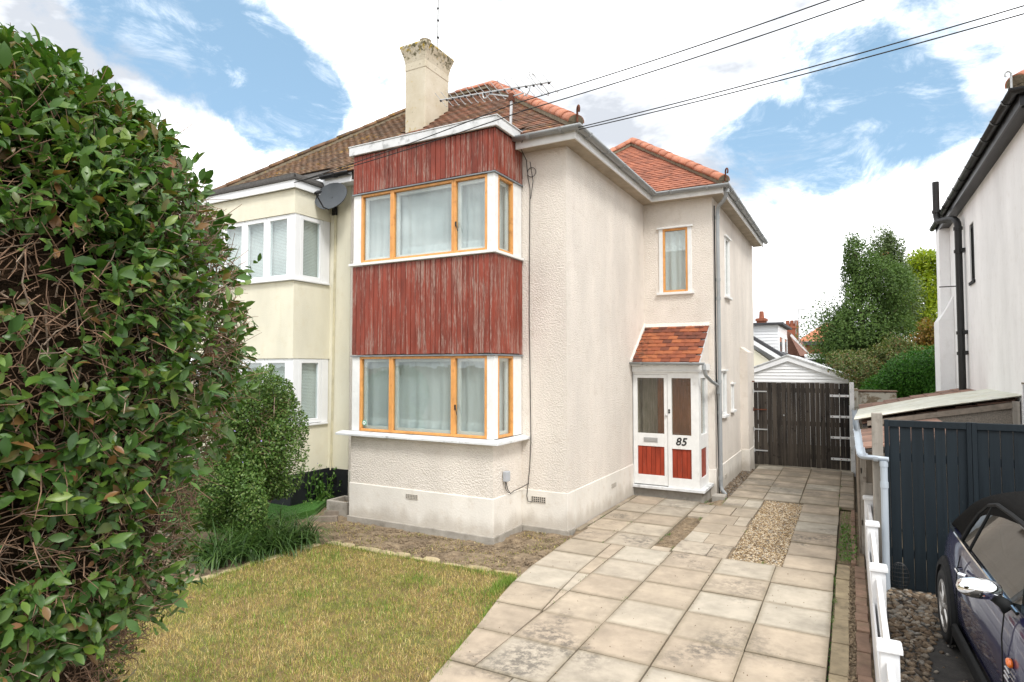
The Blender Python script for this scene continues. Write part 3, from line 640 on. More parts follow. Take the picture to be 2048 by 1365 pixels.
for p in [(-2.6, 7.0), (-2.59, 6.3), (-2.6, 5.6), (-2.62, 5.9), (-2.0, 6.0), (-2.0, 5.2), (-2.02, 7.95), (-2.27, 8.3), (-2.24, 8.6), (-2.05, 9.7), (-2.9, 8.9), (-2.92, 8.3), (-3.38, 8.6), (-3.38, 9.1), (-3.4, 9.9), (-2.9, 7.72), (-1.35, 9.2), (-.95, 7.87), (-1.93, 11.0), (-1.95, 11.3), (-2.1, 10.75), (-2.2, 10.95), (-.2, 11.5), (-.22, 12.6), (-.2, 13.5), (-.2, 7.6), (-.19, 7.0), (-.19, 6.4)]:
    tuft += [(p[0] + g_.normal(0, .012), p[1] + g_.normal(0, .07), -.02) for _ in range(26)]
tf = blades('joint_weeds', tuft, .015, .05, .003, .007, 'weed_leaf', 4, .6); tag(tf, 'tiny green weeds growing in the joints of the paved drive', 'weeds')
def joint_sample(n, g):
    out = []
    while len(out) < n:
        if g.random() < .55: x = g.choice(XE[1:] + [-2.75, -2.89, -2.27, -1.6]) + g.normal(0, .004); y = g.uniform(3.0, 11)
        else: y = g.choice(YE[:8] + [8.36, 8.97, 9.58, 10.2]) + g.normal(0, .005); x = g.uniform(-3.2, -.25)
        if -1.34 < x < -.74 and 7.83 < y < 11.5 or math.sin(x * 4.1 + y * 2.3) + math.sin(y * 6.1 - x) < .1: continue
        out.append((x, y, -.018))
    return out
stones('joint_crumbs', None, joint_sample, 1900, .003, .010, 'soil', 77)
stones('drive_litter', None, poly_sample([(-3.2, 5.6), (-2.7, 4), (-.3, 4), (-.3, 7.7), (-2, 7.8), (-3.2, 10.5), (-3.3, 7)], -.001), 420, .0025, .008, 'soil', 78)
soilw = [(x, y, -.06) for x, y, _ in poly_sample([(-6.2, 6.2), (-3.35, 6.3), (-3.35, 8.0), (-4.1, 8.0), (-4.1, 7.1), (-6.85, 7.1), (-7.0, 6.2)], 0)(6000, g_) if math.sin(x * 3.1 + y * 5) + math.sin(x * 7.3 - y * 4) > -.2]
tg = blades('bed_weeds', soilw, .012, .05, .002, .006, 'grass', 6, .8); tag(tg, 'sparse dry weeds and sprigs on the bare soil under the bay', 'weeds')
stones('soil_crumbs', None, poly_sample([(-6.3, 6.2), (-3.35, 6.3), (-3.35, 8.0), (-4.1, 8.0), (-4.1, 7.1), (-6.85, 7.1), (-7.2, 6.2)], -.055), 5000, .005, .02, 'soil', 8)
stones('soil_pocket', None, rect_sample(-2.26, -2.01, 7.94, 9.76, -.035), 900, .006, .02, 'soil', 9)
stones('debris_strip', None, rect_sample(-2.18, -1.95, 11.65, 15.1, -.05), 1500, .008, .025, 'cobble', 10)
# scalloped and flat edging stones round the lawn
esm = []
for k in range(3):
    m = MB(); gg = random.Random(k); L, D, Hh = .125, .075, .07
    arc_ = [(-L + .004, -D, -.05)] + [(-L * math.cos(math.pi * q / 6) * .98, D * .35 + D * .75 * math.sin(math.pi * q / 6), -.05) for q in range(7)] + [(L - .004, -D, -.05)]
    m.prism(arc_, (0, 0, Hh + gg.uniform(-.008, .008))); esm.append(m.mesh('edging_stone', 'stone_edge'))
def edge_line(a, b, n, rz, drop=0.0):
    for i in range(n):
        t = (i + .5) / n; L = math.dist(a, b) / n / .25
        link('edging_stone', random.choice(esm), bed, (a[0] + (b[0] - a[0]) * t, a[1] + (b[1] - a[1]) * t + random.uniform(-.012, .012), -.042 - drop + random.uniform(-.012, .01)), (random.uniform(-.05, .05), random.uniform(-.05, .05), rz + random.uniform(-.06, .06)), bevel=.012, scale=(L, .8, 1))
edge_line((-6.12, 6.12), (-4.35, 6.14), 8, -.01); edge_line((-4.3, 6.14), (-3.34, 6.22), 3, .08, .02); edge_line((-6.30, 4.3), (-6.18, 6.0), 6, 1.5, .015)
kerb = MB().box(-.5, .5, -.05, .05, -.06, .03).mesh('timber_edge', 'rail_wood')
link('edging_board', kerb, bed, (-7.1, 6.98, -.02), (0, 0, .62), scale=(.42, 1, 1)); link('edging_board', kerb, bed, (-7.22, 7.35, -.02), (0, .03, .75), scale=(.35, 1, 1))
nt_ = MB().prism([(-11.2, 5.4, -.1), (-8.3, 5.6, -.1), (-7.55, 6.5, -.1), (-7.5, 7.2, -.1), (-7.9, 7.9, -.1), (-11.2, 7.9, -.1)], (0, 0, .13)).build('artificial_lawn', 'artificial_turf', kind='structure')
stones('turf_fibres', None, poly_sample([(-9.6, 6), (-8.3, 5.8), (-7.6, 6.5), (-7.5, 7.2), (-8, 7.8), (-9.6, 7.8)], .03), 2500, .006, .012, 'artificial_turf', 12)
# ---- border strip beside the white fence
bord = flat('border_bed', [(-.195, 1.5), (.12, 1.5), (.12, 8.32), (-.195, 8.32)], -.05, 'soil'); bed2 = flat('weed_bed', [(-.195, 8.32), (.1, 8.32), (.1, 11.5), (-.195, 11.5)], -.055, 'soil')
ys = MB().box(-.066, .066, -.29, .29, -.06, 0).mesh('edging_slab', 'yellow_slab'); br = MB().box(-.05, .05, -.107, .107, -.065, 0).mesh('brick', 'brick')
for i in range(11): link('edging_slab', ys, bord, (-.122 + random.uniform(-.006, .006), 8.02 - .592 * i, -.022 + random.uniform(-.012, .004)), (random.uniform(-.03, .03), random.uniform(-.05, .05), random.uniform(-.015, .015)), bevel=.006)
for i in range(30): link('brick', br, bord, (.048 + random.uniform(-.005, .005), 8.14 - .222 * i, .004 + random.uniform(-.012, .006)), (random.uniform(-.03, .03), random.uniform(-.06, .06), random.uniform(-.02, .02)), bevel=.007)
bh = MB().box(-.026, .026, -.107, .107, -.065, 0).mesh('brick', 'brick')
for i in range(14): link('brick', bh, bed2, (-.012, 8.45 + .222 * i, .005 + random.uniform(-.012, .008)), (0, random.uniform(-.06, .06), random.uniform(-.02, .02)), bevel=.007)
stones('border_dirt', None, rect_sample(-.06, 0, 1.6, 8.3, -.03), 1500, .005, .016, 'soil', 14)
stones('border_moss', None, rect_sample(-.2, -.183, 3, 8.3, -.034), 160, .006, .013, 'weed_leaf', 15)
wb = blades('bed_grass', [tuple(p) for p in rect_sample(-.18, -.05, 8.4, 11.4, -.05)(240, g_)], .03, .10, .003, .007, 'weed_leaf', 16, .7); tag(wb, 'green weeds in the narrow bed beside the drive and white fence', 'weeds')
def sprig_leaves(name, P, size, mat, seed, label, parent=None):
    g = np.random.default_rng(seed); P = np.array(P); n = len(P); d = rdirs(n, g); d[:, 2] = np.abs(d[:, 2]) * .6 + .1
    V, F = scatter(SMALL_T, SMALL_TRI, P, frames(d, rdirs(n, g) + np.array([0, 0, 2.])), g.uniform(.6, 1.2, n) * size); o = link(name, np_mesh(name, V, F, mat), parent, kind='stuff'); tag(o, label, 'weeds'); return o
sprig_leaves('leafy_weeds', [(x, y, z + abs(g_.normal(0, .03))) for x, y, z in rect_sample(-.17, .02, 8.4, 10.3, -.03)(420, g_)], .04, 'weed_leaf', 17, 'low broad leaved weeds in the brick edged bed by the fence')
# ---- neighbour's drive: asphalt with loose beach pebbles
nd = flat('neighbour_drive', [(.18, -3), (9, -3), (9, 7.9), (.18, 7.9)], -.03, 'asphalt')
stones('beach_pebbles', None, poly_sample([(.27, 7.66), (1.6, 7.66), (1.3, 7.2), (.75, 6.9), (.62, 6.5), (.5, 6.1), (.48, 5.7), (.5, 5.2), (.46, 4.6), (.27, 4.2)], -.03), 1700, .016, .044, 'cobble', 20, .55)
stones('loose_pebbles', None, poly_sample([(.3, 7.6), (2.2, 7.6), (1.2, 6.6), (.9, 5), (.8, 4), (.3, 4)], -.03), 260, .01, .03, 'cobble', 21, .55)
# ---------------------------------------------------------------- house number 85
EV, EZ = 5.45, 5.60                       # wall top / eave of the tiling
def wall_with_gap(m, ax, c0, c1, a0, a1, z0, z1, holes):
    """wall slab between planes c0, c1; holes (a, b, z, z) cut by butted boxes"""
    hs = sorted(holes); xs = [a0]
    def bx(p, q, r, s):
        if q - p < .001 or s - r < .001: return
        if ax == 'y': m.box(p, q, c0, c1, r, s)
        else: m.box(c0, c1, p, q, r, s)
    cur = a0
    for h in hs:
        bx(cur, h[0], z0, z1); bx(h[0], h[1], z0, h[2]); bx(h[0], h[1], h[3], z1); cur = h[1]
    bx(cur, a1, z0, z1)
def house85():
    H = thing('semi_detached_house', 'beige roughcast semi-detached house with red clad bay and number 85 porch', 'house', (-4.8, 11.5, 0))
    # walls: roughcast from the plinth line up
    m = MB(); PT = .53
    m.box(-7.57, -3.5, 8.0, 8.25, PT, EV); m.box(-3.75, -3.5, 8.25, 11.75, PT, EV)
    wall_with_gap(m, 'y', 11.75, 12.0, -3.75, -2.2, .42, EV, [(-3.16, -2.62, 3.70, 4.93)])
    wall_with_gap(m, 'x', -2.45, -2.2, 12.0, 17.1, .42, EV, [(12.5, 12.94, 1.32, 2.2), (13.53, 13.82, 1.36, 1.92), (12.97, 13.5, 3.70, 4.93)])
    m.box(-7.57, -2.45, 16.85, 17.1, 0, EV); m.box(-7.57, -7.32, 8.25, 16.85, 0, EV)
    m.box(-3.75, -2.46, 12.0, 16.85, 2.6, 2.7)
    m.box(-6.75, -4.22, 7.18, 8.0, PT, 1.25)                      # bay below the sill
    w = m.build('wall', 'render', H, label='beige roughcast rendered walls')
    pm = MB(); pm.box(-7.57, -3.487, 7.987, 8.25, -.1, PT); pm.box(-3.75, -3.487, 8.25, 11.75, -.1, PT); pm.box(-6.765, -4.207, 7.165, 7.987, -.1, PT)
    pm.box(-2.45, -2.187, 11.74, 16.85, -.1, .42); pm.box(-3.487, -2.45, 11.74, 12, -.1, .42); pm.box(-2.187, -2.02, 14.75, 15.58, -.1, .43)
    pm.build('plinth', 'plinth_render', H, bevel=.01)
    fm = MB(); fm.box(-6.785, -4.187, 7.145, 7.967, -.12, .03); fm.box(-4.187, -3.467, 7.967, 8.2, -.12, .02); fm.build('footing', 'concrete', H, bevel=.01)
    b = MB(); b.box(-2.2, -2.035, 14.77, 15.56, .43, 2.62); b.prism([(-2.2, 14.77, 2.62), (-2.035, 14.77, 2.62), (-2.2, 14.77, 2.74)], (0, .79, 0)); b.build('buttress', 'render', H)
    # interior of the bay: floor, ceiling and backs
    im = MB(); im.box(-6.7, -4.26, 7.24, 7.99, 2.47, 2.5); im.box(-6.7, -4.26, 7.24, 7.99, 3.80, 3.83); im.box(-6.7, -4.26, 7.24, 7.99, 4.99, 5.02); im.box(-6.7, -4.26, 7.24, 7.99, 1.252, 1.28); im.box(-6.72, -4.24, 7.985, 7.998, 1.3, 5.0)
    im.build('bay_interior', 'interior', H)
    # cladding boards, front and side of both bands
    core = MB(); core.box(-6.74, -4.22, 7.20, 8.0, 2.5, 3.80); core.box(-6.74, -4.22, 7.20, 8.0, 5.02, 5.56); core.build('bay_core', 'dark', H)
    g = random.Random(3)
    def boards(z0, z1):
        x = -6.752
        while x < -4.215:
            wd = g.uniform(.082, .094); x2 = min(x + wd, -4.21); dy = g.uniform(-.004, .002)
            MB().box(x + .0035, x2 - .0035, 7.178 + dy, 7.199, z0 + g.uniform(-.004, .006), z1).build('cladding_board', 'red_board', H, bevel=.004); x = x2
        y = 7.176
        while y < 7.985:
            wd = g.uniform(.084, .092); y2 = min(y + wd, 7.985); dx = g.uniform(-.002, .004)
            MB().box(-4.219, -4.198 + dx, y + .0025, y2 - .0025, z0 + g.uniform(-.004, .006), z1).build('cladding_board', 'red_board', H, bevel=.004); y = y2
    boards(2.475, 3.835); boards(4.975, 5.565)
    for z in (2.462, 4.962):
        d = MB(); d.box(-6.765, -4.185, 7.160, 7.205, z - .014, z + .002); d.box(-4.215, -4.185, 7.205, 7.99, z - .014, z + .002); d.build('drip_flashing', 'lead', H)
    # flat roof of the bay and its weathered fascia
    fa = MB(); fa.box(-6.80, -4.14, 7.125, 7.165, 5.568, 5.70); fa.box(-4.18, -4.14, 7.165, 8.12, 5.568, 5.70); fa.box(-6.80, -6.76, 7.165, 8.05, 5.568, 5.70); fa.build('bay_fascia', 'white_old', H, bevel=.006)
    MB().box(-6.81, -4.125, 7.115, 8.3, 5.701, 5.716).build('bay_roof', 'white_old', H, bevel=.005)
    MB().prism([(-4.12, 7.95, 5.60), (-4.12, 8.25, 5.84), (-4.12, 8.25, 5.60)], (.06, 0, 0)).build('lead_flashing', 'lead', H)
    # bay windows
    def bay_window(z0, z1, lab, seed):
        W_ = MB().box(-4.325, -4.212, 7.19, 7.302, z0, z1).build('window', 'white_paint', H, bevel=.005, label=lab)
        MB().box(-6.748, -6.60, 7.19, 7.29, z0, z1).build('window_post', 'white_paint', W_, bevel=.005); MB().box(-4.31, -4.212, 7.735, 7.985, z0, z1).build('window_post', 'white_paint', W_, bevel=.005); MB().box(-6.748, -6.69, 7.29, 7.98, z0, z1).build('window_cheek', 'white_paint', W_)
        xs = [-6.598, -5.99, -4.88, -4.327]
        for i in range(3):
            f = MB(); frame_ring(f, 'y', 7.19, xs[i] + .001, xs[i + 1] - .001, z0 + .004, z1 - .004, .035, 0, .06); f.build('frame', 'orange_wood', W_, bevel=.004)
            f = MB(); frame_ring(f, 'y', 7.262, xs[i] + .03, xs[i + 1] - .03, z0 + .03, z1 - .03, .05, 0, .035); f.build('inner_frame', 'white_paint', W_)
            MB().box(xs[i] + .035, xs[i + 1] - .035, 7.222, 7.226, z0 + .035, z1 - .035).build('pane', 'glass', W_)
        f = MB(); frame_ring(f, 'x', -4.212, 7.304, 7.733, z0 + .004, z1 - .004, .033, -.06, 0); f.build('frame', 'orange_wood', W_, bevel=.004)
        f = MB(); frame_ring(f, 'x', -4.285, 7.33, 7.71, z0 + .03, z1 - .03, .05, -.03, 0); f.build('inner_frame', 'white_paint', W_)
        MB().box(-4.248, -4.244, 7.335, 7.70, z0 + .035, z1 - .035).build('pane', 'glass', W_)
        curtain('net_curtain', W_, (-6.68, 7.345, 0), (-4.84, 7.35, 0), z0 + .06, z1 - .03, seed=seed, folds=11); curtain('net_curtain', W_, (-4.86, 7.36, 0), (-4.36, 7.36, 0), z0 + .06, z1 - .03, seed=seed + 1, folds=4)
        curtain('net_curtain', W_, (-4.375, 7.37, 0), (-4.37, 7.72, 0), z0 + .06, z1 - .03, seed=seed + 2, folds=3, amp=.012)
        curtain('curtain_hem', W_, (-6.68, 7.338, 0), (-4.84, 7.343, 0), z0 + .045, z0 + .19, 'net', seed=seed, folds=11, rows=2); curtain('curtain_hem', W_, (-4.86, 7.353, 0), (-4.36, 7.353, 0), z0 + .045, z0 + .19, 'net', seed=seed + 1, folds=4, rows=2)
        h = MB(); h.tube([(-4.835, 7.185, z0 + .42), (-4.82, 7.165, z0 + .42), (-4.79, 7.16, z0 + .31)], .007, 6); h.box(-4.848, -4.826, 7.18, 7.19, z0 + .38, z0 + .45); h.build('stay_handle', 'black_iron', W_)
        return W_
    w0 = bay_window(1.315, 2.448, 'ground floor bay window with orange frames and net curtains', 31); w1 = bay_window(3.885, 4.948, 'upper bay window with orange frames and net curtains', 51)
    st = MB(); st.tube([(-6.52, 7.2210, 1.44), (-6.52, 7.2195, 1.44)], .042, 20); st.build('round_sticker', 'sticker', w0)
    st = MB(); st.tube([(-6.52, 7.2190, 1.44), (-6.52, 7.2180, 1.44)], .028, 20); st.build('sticker_face', 'white_upvc', w0)
    st = MB(); st.tube([(-6.52, 7.2176, 1.44), (-6.52, 7.2172, 1.44)], .012, 12); st.build('sticker_mark', 'sticker', w0)
    for x0, x1 in ((-6.95, -5.55), (-5.546, -4.08)):
        s = MB(); s.prism([(x0, 7.05, 1.252), (x0, 7.05, 1.288), (x0, 7.20, 1.312), (x0, 7.20, 1.252)], (x1 - x0, 0, 0)); s.build('sill', 'white_old', H, bevel=.006)
    s = MB(); s.prism([(-4.21, 7.2, 1.252), (-4.21, 7.2, 1.310), (-4.08, 7.2, 1.288), (-4.08, 7.2, 1.252)], (0, .80, 0)); s.build('sill', 'white_old', H, bevel=.006)
    s = MB(); s.box(-6.80, -4.165, 7.135, 7.20, 3.842, 3.882); s.box(-4.215, -4.165, 7.20, 7.985, 3.842, 3.882); s.build('sill', 'white_paint', H, bevel=.005)
    # wing window, with white surround
    def small_window(ax, c, a0, a1, z0, z1, frame, out, sill=True, bar=False, net=True, hood=True):
        t = .075; o = MB(); sgn = out
        def bx(m, p, q, d0, d1, r, s):
            lo, hi = sorted((c + sgn * d0, c + sgn * d1))
            if ax == 'y': m.box(p, q, lo, hi, r, s)
            else: m.box(lo, hi, p, q, r, s)
        bx(o, a0 - .04, a1 + .04, -.03, .06, z0 - .02, z0 + .028); W_ = o.build('window', 'white_paint', H, bevel=.005); f = MB()
        for (p, q, r, s) in ((a0, a0 + t, z0 + .03, z1), (a1 - t, a1, z0 + .03, z1)): jm = MB(); bx(jm, p, q, -.05, .018, r, s); jm.build('jamb', 'white_paint', W_, bevel=.005)
        if hood: hd = MB(); bx(hd, a0 - .03, a1 + .03, -.03, .05, z1 + .001, z1 + .035); hd.build('hood', 'white_paint', W_, bevel=.005)
        for (p, q, r, s) in ((a0 + t, a0 + t + .04, z0 + .03, z1), (a1 - t - .04, a1 - t, z0 + .03, z1), (a0 + t + .04, a1 - t - .04, z0 + .03, z0 + .07), (a0 + t + .04, a1 - t - .04, z1 - .04, z1)): bx(f, p, q, -.04, .008, r, s)
        if bar: bx(f, a0 + t + .04, a1 - t - .04, -.03, .006, (z0 + z1) / 2 - .02, (z0 + z1) / 2 + .02)
        f.build('frame', frame, W_, bevel=.004); gl = MB(); bx(gl, a0 + t + .03, a1 - t - .03, -.024, -.02, z0 + .06, z1 - .03); gl.build('pane', 'glass', W_)
        k = c - sgn * .12; e0, e1 = ((a0 + t, k, 0), (a1 - t, k, 0)) if ax == 'y' else ((k, a0 + t, 0), (k, a1 - t, 0))
        if net: curtain('net_curtain', W_, e0, e1, z0 + .05, z1, seed=int(a0 * 77) % 97, folds=4, amp=.02)
        return W_
    small_window('y', 11.75, -3.20, -2.58, 3.68, 4.93, 'orange_wood', -1)
    small_window('x', -2.2, 12.96, 13.51, 3.70, 4.93, 'white_paint', 1); small_window('x', -2.2, 12.49, 12.95, 1.32, 2.2, 'white_paint', 1); small_window('x', -2.2, 13.52, 13.83, 1.36, 1.92, 'white_paint', 1, bar=True, net=False)
    # eaves: soffit, fascia, gutters
    sf = MB(); sf.box(-4.19, -3.28, 7.78, 8.0, EV - .005, EV + .02); sf.box(-3.5, -3.28, 8.0, 11.75, EV - .005, EV + .02); sf.box(-3.28, -1.98, 11.53, 11.75, EV - .005, EV + .02); sf.box(-2.2, -1.98, 11.75, 17.3, EV - .005, EV + .02); sf.build('soffit', 'soffit', H)
    fa = MB(); fa.box(-4.19, -3.255, 7.755, 7.78, EV - .02, EZ - .03); fa.box(-3.28, -3.255, 7.78, 11.53, EV - .02, EZ - .03); fa.box(-3.255, -1.955, 11.505, 11.53, EV - .02, EZ - .03); fa.box(-1.98, -1.955, 11.53, 17.35, EV - .02, EZ - .03); fa.build('fascia', 'white_paint', H, bevel=.003)
    gutter(H, [(-4.19, 7.695, 5.585), (-3.195, 7.695, 5.585), (-3.195, 11.445, 5.575), (-1.895, 11.445, 5.57), (-1.895, 17.4, 5.57)], 'grey_plastic')
    # roof
    roof = MB()
    def P(x, y): return (x, y, EZ + (y - 7.75) * TAN - .012)
    A = (-6.47, 10.97, EZ + 3.22 * TAN - .012)
    roof.add([(-7.32, 7.75, EZ - .012), (-3.25, 7.75, EZ - .012), A, (-7.32, 10.97, A[2])], [(0, 1, 2, 3)]); roof.add([(-3.25, 7.75, EZ - .012), (-3.25, 14.19, EZ - .012), A], [(0, 1, 2)])
    roof.add([(-7.32, 14.19, EZ - .012), (-3.25, 14.19, EZ - .012), A, (-7.32, 10.97, A[2])], [(3, 2, 1, 0)])
    B = (-4.39, 13.94, EZ + 2.44 * TAN - .012); B2 = (-4.39, 14.96, B[2])
    roof.add([(-3.25, 11.5, EZ - .012), (-1.95, 11.5, EZ - .012), B, (-5.06, 13.27, B[2] - .67 * TAN)], [(0, 1, 2, 3)]); roof.add([(-1.95, 11.5, EZ - .012), (-1.95, 17.4, EZ - .012), B2, B], [(0, 1, 2, 3)])
    roof.add([B, B2, (-6.4, 14.96, B[2] - 2.01 * TAN), (-6.4, 13.27, B[2] - 2.01 * TAN), (-5.06, 13.27, B[2] - .67 * TAN)], [(0, 1, 2, 3, 4)])
    R = roof.build('roof', 'felt', H, label='hipped roof of brown and orange clay plain tiles')
    SL = ROOF_K * 3.22
    def keepf(a, b):
        x = -3.25 - a; y = 7.75 + b / ROOF_K; d = y - 7.75
        if x < -7.32 or x > -3.25 - d + .03: return False
        if -7.42 < x < -6.9 and 9.2 < y < 10.05: return False
        if x < -4.13 and x > -6.82 and y < 8.05: return False
        return d < 3.2
    tile_slope(R, (-3.25, 7.75, EZ), (-1, 0, 0), (0, 1, TAN), 4.1, SL, keepf, 'roof_tile')
    tile_slope(R, (-3.25, 7.75, EZ), (0, 1, 0), (-1, 0, TAN), 6.5, SL, lambda a, b: b / ROOF_K < a and b / ROOF_K < 6.44 - a and not (a > 3.9 and b / ROOF_K < a - 3.7), 'roof_tile', single=0)
    tile_slope(R, (-1.95, 11.5, EZ), (-1, 0, 0), (0, 1, TAN), 3.2, 2.44 * ROOF_K, lambda a, b: a > b / ROOF_K - .03 and a < 1.3 + b / ROOF_K and (a < 3.11 - (b / ROOF_K - 1.77) if b / ROOF_K > 1.77 else True) and b / ROOF_K < 2.42, 'wing_tile')
    tile_slope(R, (-1.95, 11.5, EZ), (0, 1, 0), (-1, 0, TAN), 5.9, 2.44 * ROOF_K, lambda a, b: b / ROOF_K < a and b / ROOF_K < 5.9 - a, 'wing_tile', single=0)
    up = lambda p, k=.02: (p[0], p[1], p[2] + k)
    ridge_tiles(R, (-3.24, 7.74, EZ + .045), (A[0], A[1], A[2] + .075)); ridge_tiles(R, (A[0], A[1], A[2] + .06), (-7.32, 10.97, A[2] + .06), name='ridge_tile', pitch=.29)
    ridge_tiles(R, (-1.94, 11.49, EZ + .045), (B[0], B[1], B[2] + .075)); ridge_tiles(R, (B[0], B[1], B[2] + .07), (-5.06, 13.27, B[2] - .67 * TAN + .05)); ridge_tiles(R, (B[0], B[1], B[2] + .06), (B2[0], B2[1], B2[2] + .06), name='ridge_tile')
    for (x, y) in ((-3.24, 7.74), (-1.94, 11.49)):
        c = MB(); d = Vector((-1, 1, TAN)).normalized(); s = Vector((1, 1, 0)).normalized(); u = s.cross(d); u = u if u.z > 0 else -u; o = Vector((x, y, EZ + .045)) - d * .004
        c.prism([o + s * .112 * math.cos(math.pi * k / 8) + u * .095 * math.sin(math.pi * k / 8) for k in range(9)], d * .05); c.build('mortar_end', 'mortar', R)
        hi = MB(); q = Vector((x + .045, y - .045, EZ + .02)); e = Vector((1, -1, 0)).normalized(); pts = [q, q + Vector((0, 0, .12))] + [q + Vector((0, 0, .17)) + e * (.035 - .035 * math.cos(a)) * 1.0 + Vector((0, 0, .05 * math.sin(a))) for a in [0, .6, 1.2, 1.8, 2.4, 3.0, 3.6, 4.2]]
        hi.tube([p - e * .01 for p in pts], .015, 6); hi.build('hip_iron', 'rust', R)
    # chimney
    ch = MB(); x0, x1, y0, y1 = -7.40, -6.93, 9.25, 10.02
    def ring(g, z): return [(x0 - g, y0 - g, z), (x1 + g, y0 - g, z), (x1 + g, y1 + g, z), (x0 - g, y1 + g, z)]
    ch.loft([ring(0, 6.4), ring(0, 7.955), ring(.008, 7.965), ring(.008, 8.10), ring(.03, 8.22), ring(.085, 8.40), ring(.075, 8.44)]); C_ = ch.build('chimney', 'chimney_render', H, bevel=.012, label='rendered chimney stack flared at the top with lichen')
    po = MB(); c0 = Vector((-7.08, 9.45, 8.43)); po.loft([[c0 + Vector((math.cos(a) * r, math.sin(a) * r, z)) for a in [2 * math.pi * k / 14 for k in range(14)]] for r, z in ((.10, 0), (.095, .10), (.115, .105), (.115, .15), (.095, .155), (.09, .05))]); po.build('chimney_pot', 'mortar', C_)
    fl = MB(); fl.box(-7.46, -6.87, 9.13, 9.25, 6.58, 6.70); fl.build('chimney_flashing', 'lead', C_)
    # front wall fittings
    def vent(ax, c, a0, a1, z0, z1):
        v = MB()
        nb = 7
        for k in range(nb + 1):
            p = a0 + (a1 - a0) * k / nb
            if ax == 'y': v.box(p - .004, p + .004, c - .012, c + .004, z0, z1)
            else: v.box(c - .004, c + .012, p - .004, p + .004, z0, z1)
        for k in range(4):
            q = z0 + (z1 - z0) * k / 3
            if ax == 'y': v.box(a0, a1, c - .010, c + .004, q - .005, q + .005)
            else: v.box(c - .004, c + .010, a0, a1, q - .005, q + .005)
        b = v.build('air_brick', 'air_vent', H); bk = MB()
        if ax == 'y': bk.box(a0, a1, c - .003, c + .01, z0, z1)
        else: bk.box(c - .01, c + .003, a0, a1, z0, z1)
        bk.build('vent_hole', 'dark', b)
    vent('y', 7.165, -5.66, -5.46, .40, .46); vent('y', 7.987, -4.05, -3.83, .36, .44); vent('x', -3.487, 9.78, 9.98, .30, .36); vent('x', -2.187, 12.6, 12.8, .12, .18)
    bx = MB(); bx.box(-4.207, -4.14, 7.42, 7.52, .72, .86); J = bx.build('junction_box', 'box_grey', H, bevel=.01)
    cb = MB(); X0 = -4.10
    cb.tube([(-4.06, 7.74, 5.56), (-4.12, 7.78, 5.45), (-4.13, 7.985, 5.33), (-4.11, 7.985, 5.1), (-4.07, 7.985, 4.9), (-4.08, 7.985, 4.0), (-4.085, 7.985, 3.0), (-4.07, 7.985, 2.0), (-4.06, 7.985, 1.2), (-4.08, 7.985, .85), (-4.1, 7.975, .62), (-4.12, 7.97, .44), (-4.10, 7.97, .36), (-4.04, 7.97, .36)], .0055, 6)
    cb.tube([(-4.09, 7.98, .62), (-4.18, 7.9, .56), (-4.185, 7.7, .55), (-4.185, 7.6, .53), (-4.185, 7.52, .60), (-4.185, 7.47, .72)], .0055, 6); cb.tube([(-4.185, 7.6, .54), (-4.185, 7.53, .56), (-4.185, 7.46, .62), (-4.18, 7.45, .72)], .0045, 6)
    cb.tube([(-4.045 + .07 * math.cos(a), 7.985, 5.14 + .07 * math.sin(a)) for a in [k * .5 for k in range(14)]], .0045, 6)
    cb.tube([(-4.07, 7.985, 5.3), (-4.02, 7.985, 5.0), (-4.06, 7.985, 4.75)], .0045, 6); cb.build('wall_cable', 'cable', H)
    pp = MB(); pp.tube([(-7.02, 7.93, 0.0), (-7.02, 7.93, 5.0), (-7.0, 7.93, 5.3)], .034, 10); collars(pp, [((-7.02, 7.93, z), (0, 0, 1)) for z in (1.8, 4.2)], .042); pp.build('waste_pipe', 'grey_plastic', H)
    # rear wing downpipe
    dp = MB(); x, y = -2.115, 11.80
    dp.tube(arc((-1.9, 11.56, 5.55), (-1.9, 11.58, 5.38), (-1.99, 11.66, 5.31), 5) + arc((-2.03, 11.70, 5.29), (x, 11.79, 5.26), (x, y, 5.12), 5) + [(x, y, 4), (x, y, .12), (x + .02, y - .02, .05), (x + .10, y - .08, -.02)], .034, 12)
    collars(dp, [((x, y, z), (0, 0, 1)) for z in (5.06, 3.9, 3.55, 2.02, 1.45, .26)] + [((-1.9, 11.57, 5.47), (0, .1, 1))], .041); dp.build('downpipe', 'grey_plastic', H, smooth=False)
    dp = MB(); dp.tube([(-2.16, 11.86, -.03), (-2.16, 11.86, .4), (-2.18, 11.86, 2.1), (-2.18, 11.86, 5.3)], .012, 8); dp.build('gap_shade_tube', 'cable', H)  # thin dark tube standing in for the shaded gap behind the downpipe
    MB().box(-2.19, -1.97, 11.3, 11.55, -.09, .03).build('drain_kerb', 'concrete', H, bevel=.01)
    # ---------------- porch
    yF = 10.95; z0 = .19
    pb = MB(); pb.box(-3.487, -2.28, 10.985, 11.74, -.1, .125); PB = pb.build('porch', 'concrete', H, label='white timber porch with tiled lean-to roof and number 85')
    s = MB(); s.box(-3.487, -2.225, 10.90, 11.02, .126, .175); s.box(-2.33, -2.225, 11.02, 11.74, .126, .175); s.build('threshold', 'white_old', PB, bevel=.006)
    fr = MB(); XL, XR = -3.487, -2.315
    d0, d1 = atY(1267, 860, yF)[0], atY(1335, 860, yF)[0]
    fr.box(XL, d0 - .004, yF, yF + .07, .176, 2.22); fr.box(d0 - .004, d1 + .006, yF, yF + .07, 2.155, 2.22)
    px = [atY(q, 860, yF)[0] for q in (1343.5, 1382.5)]
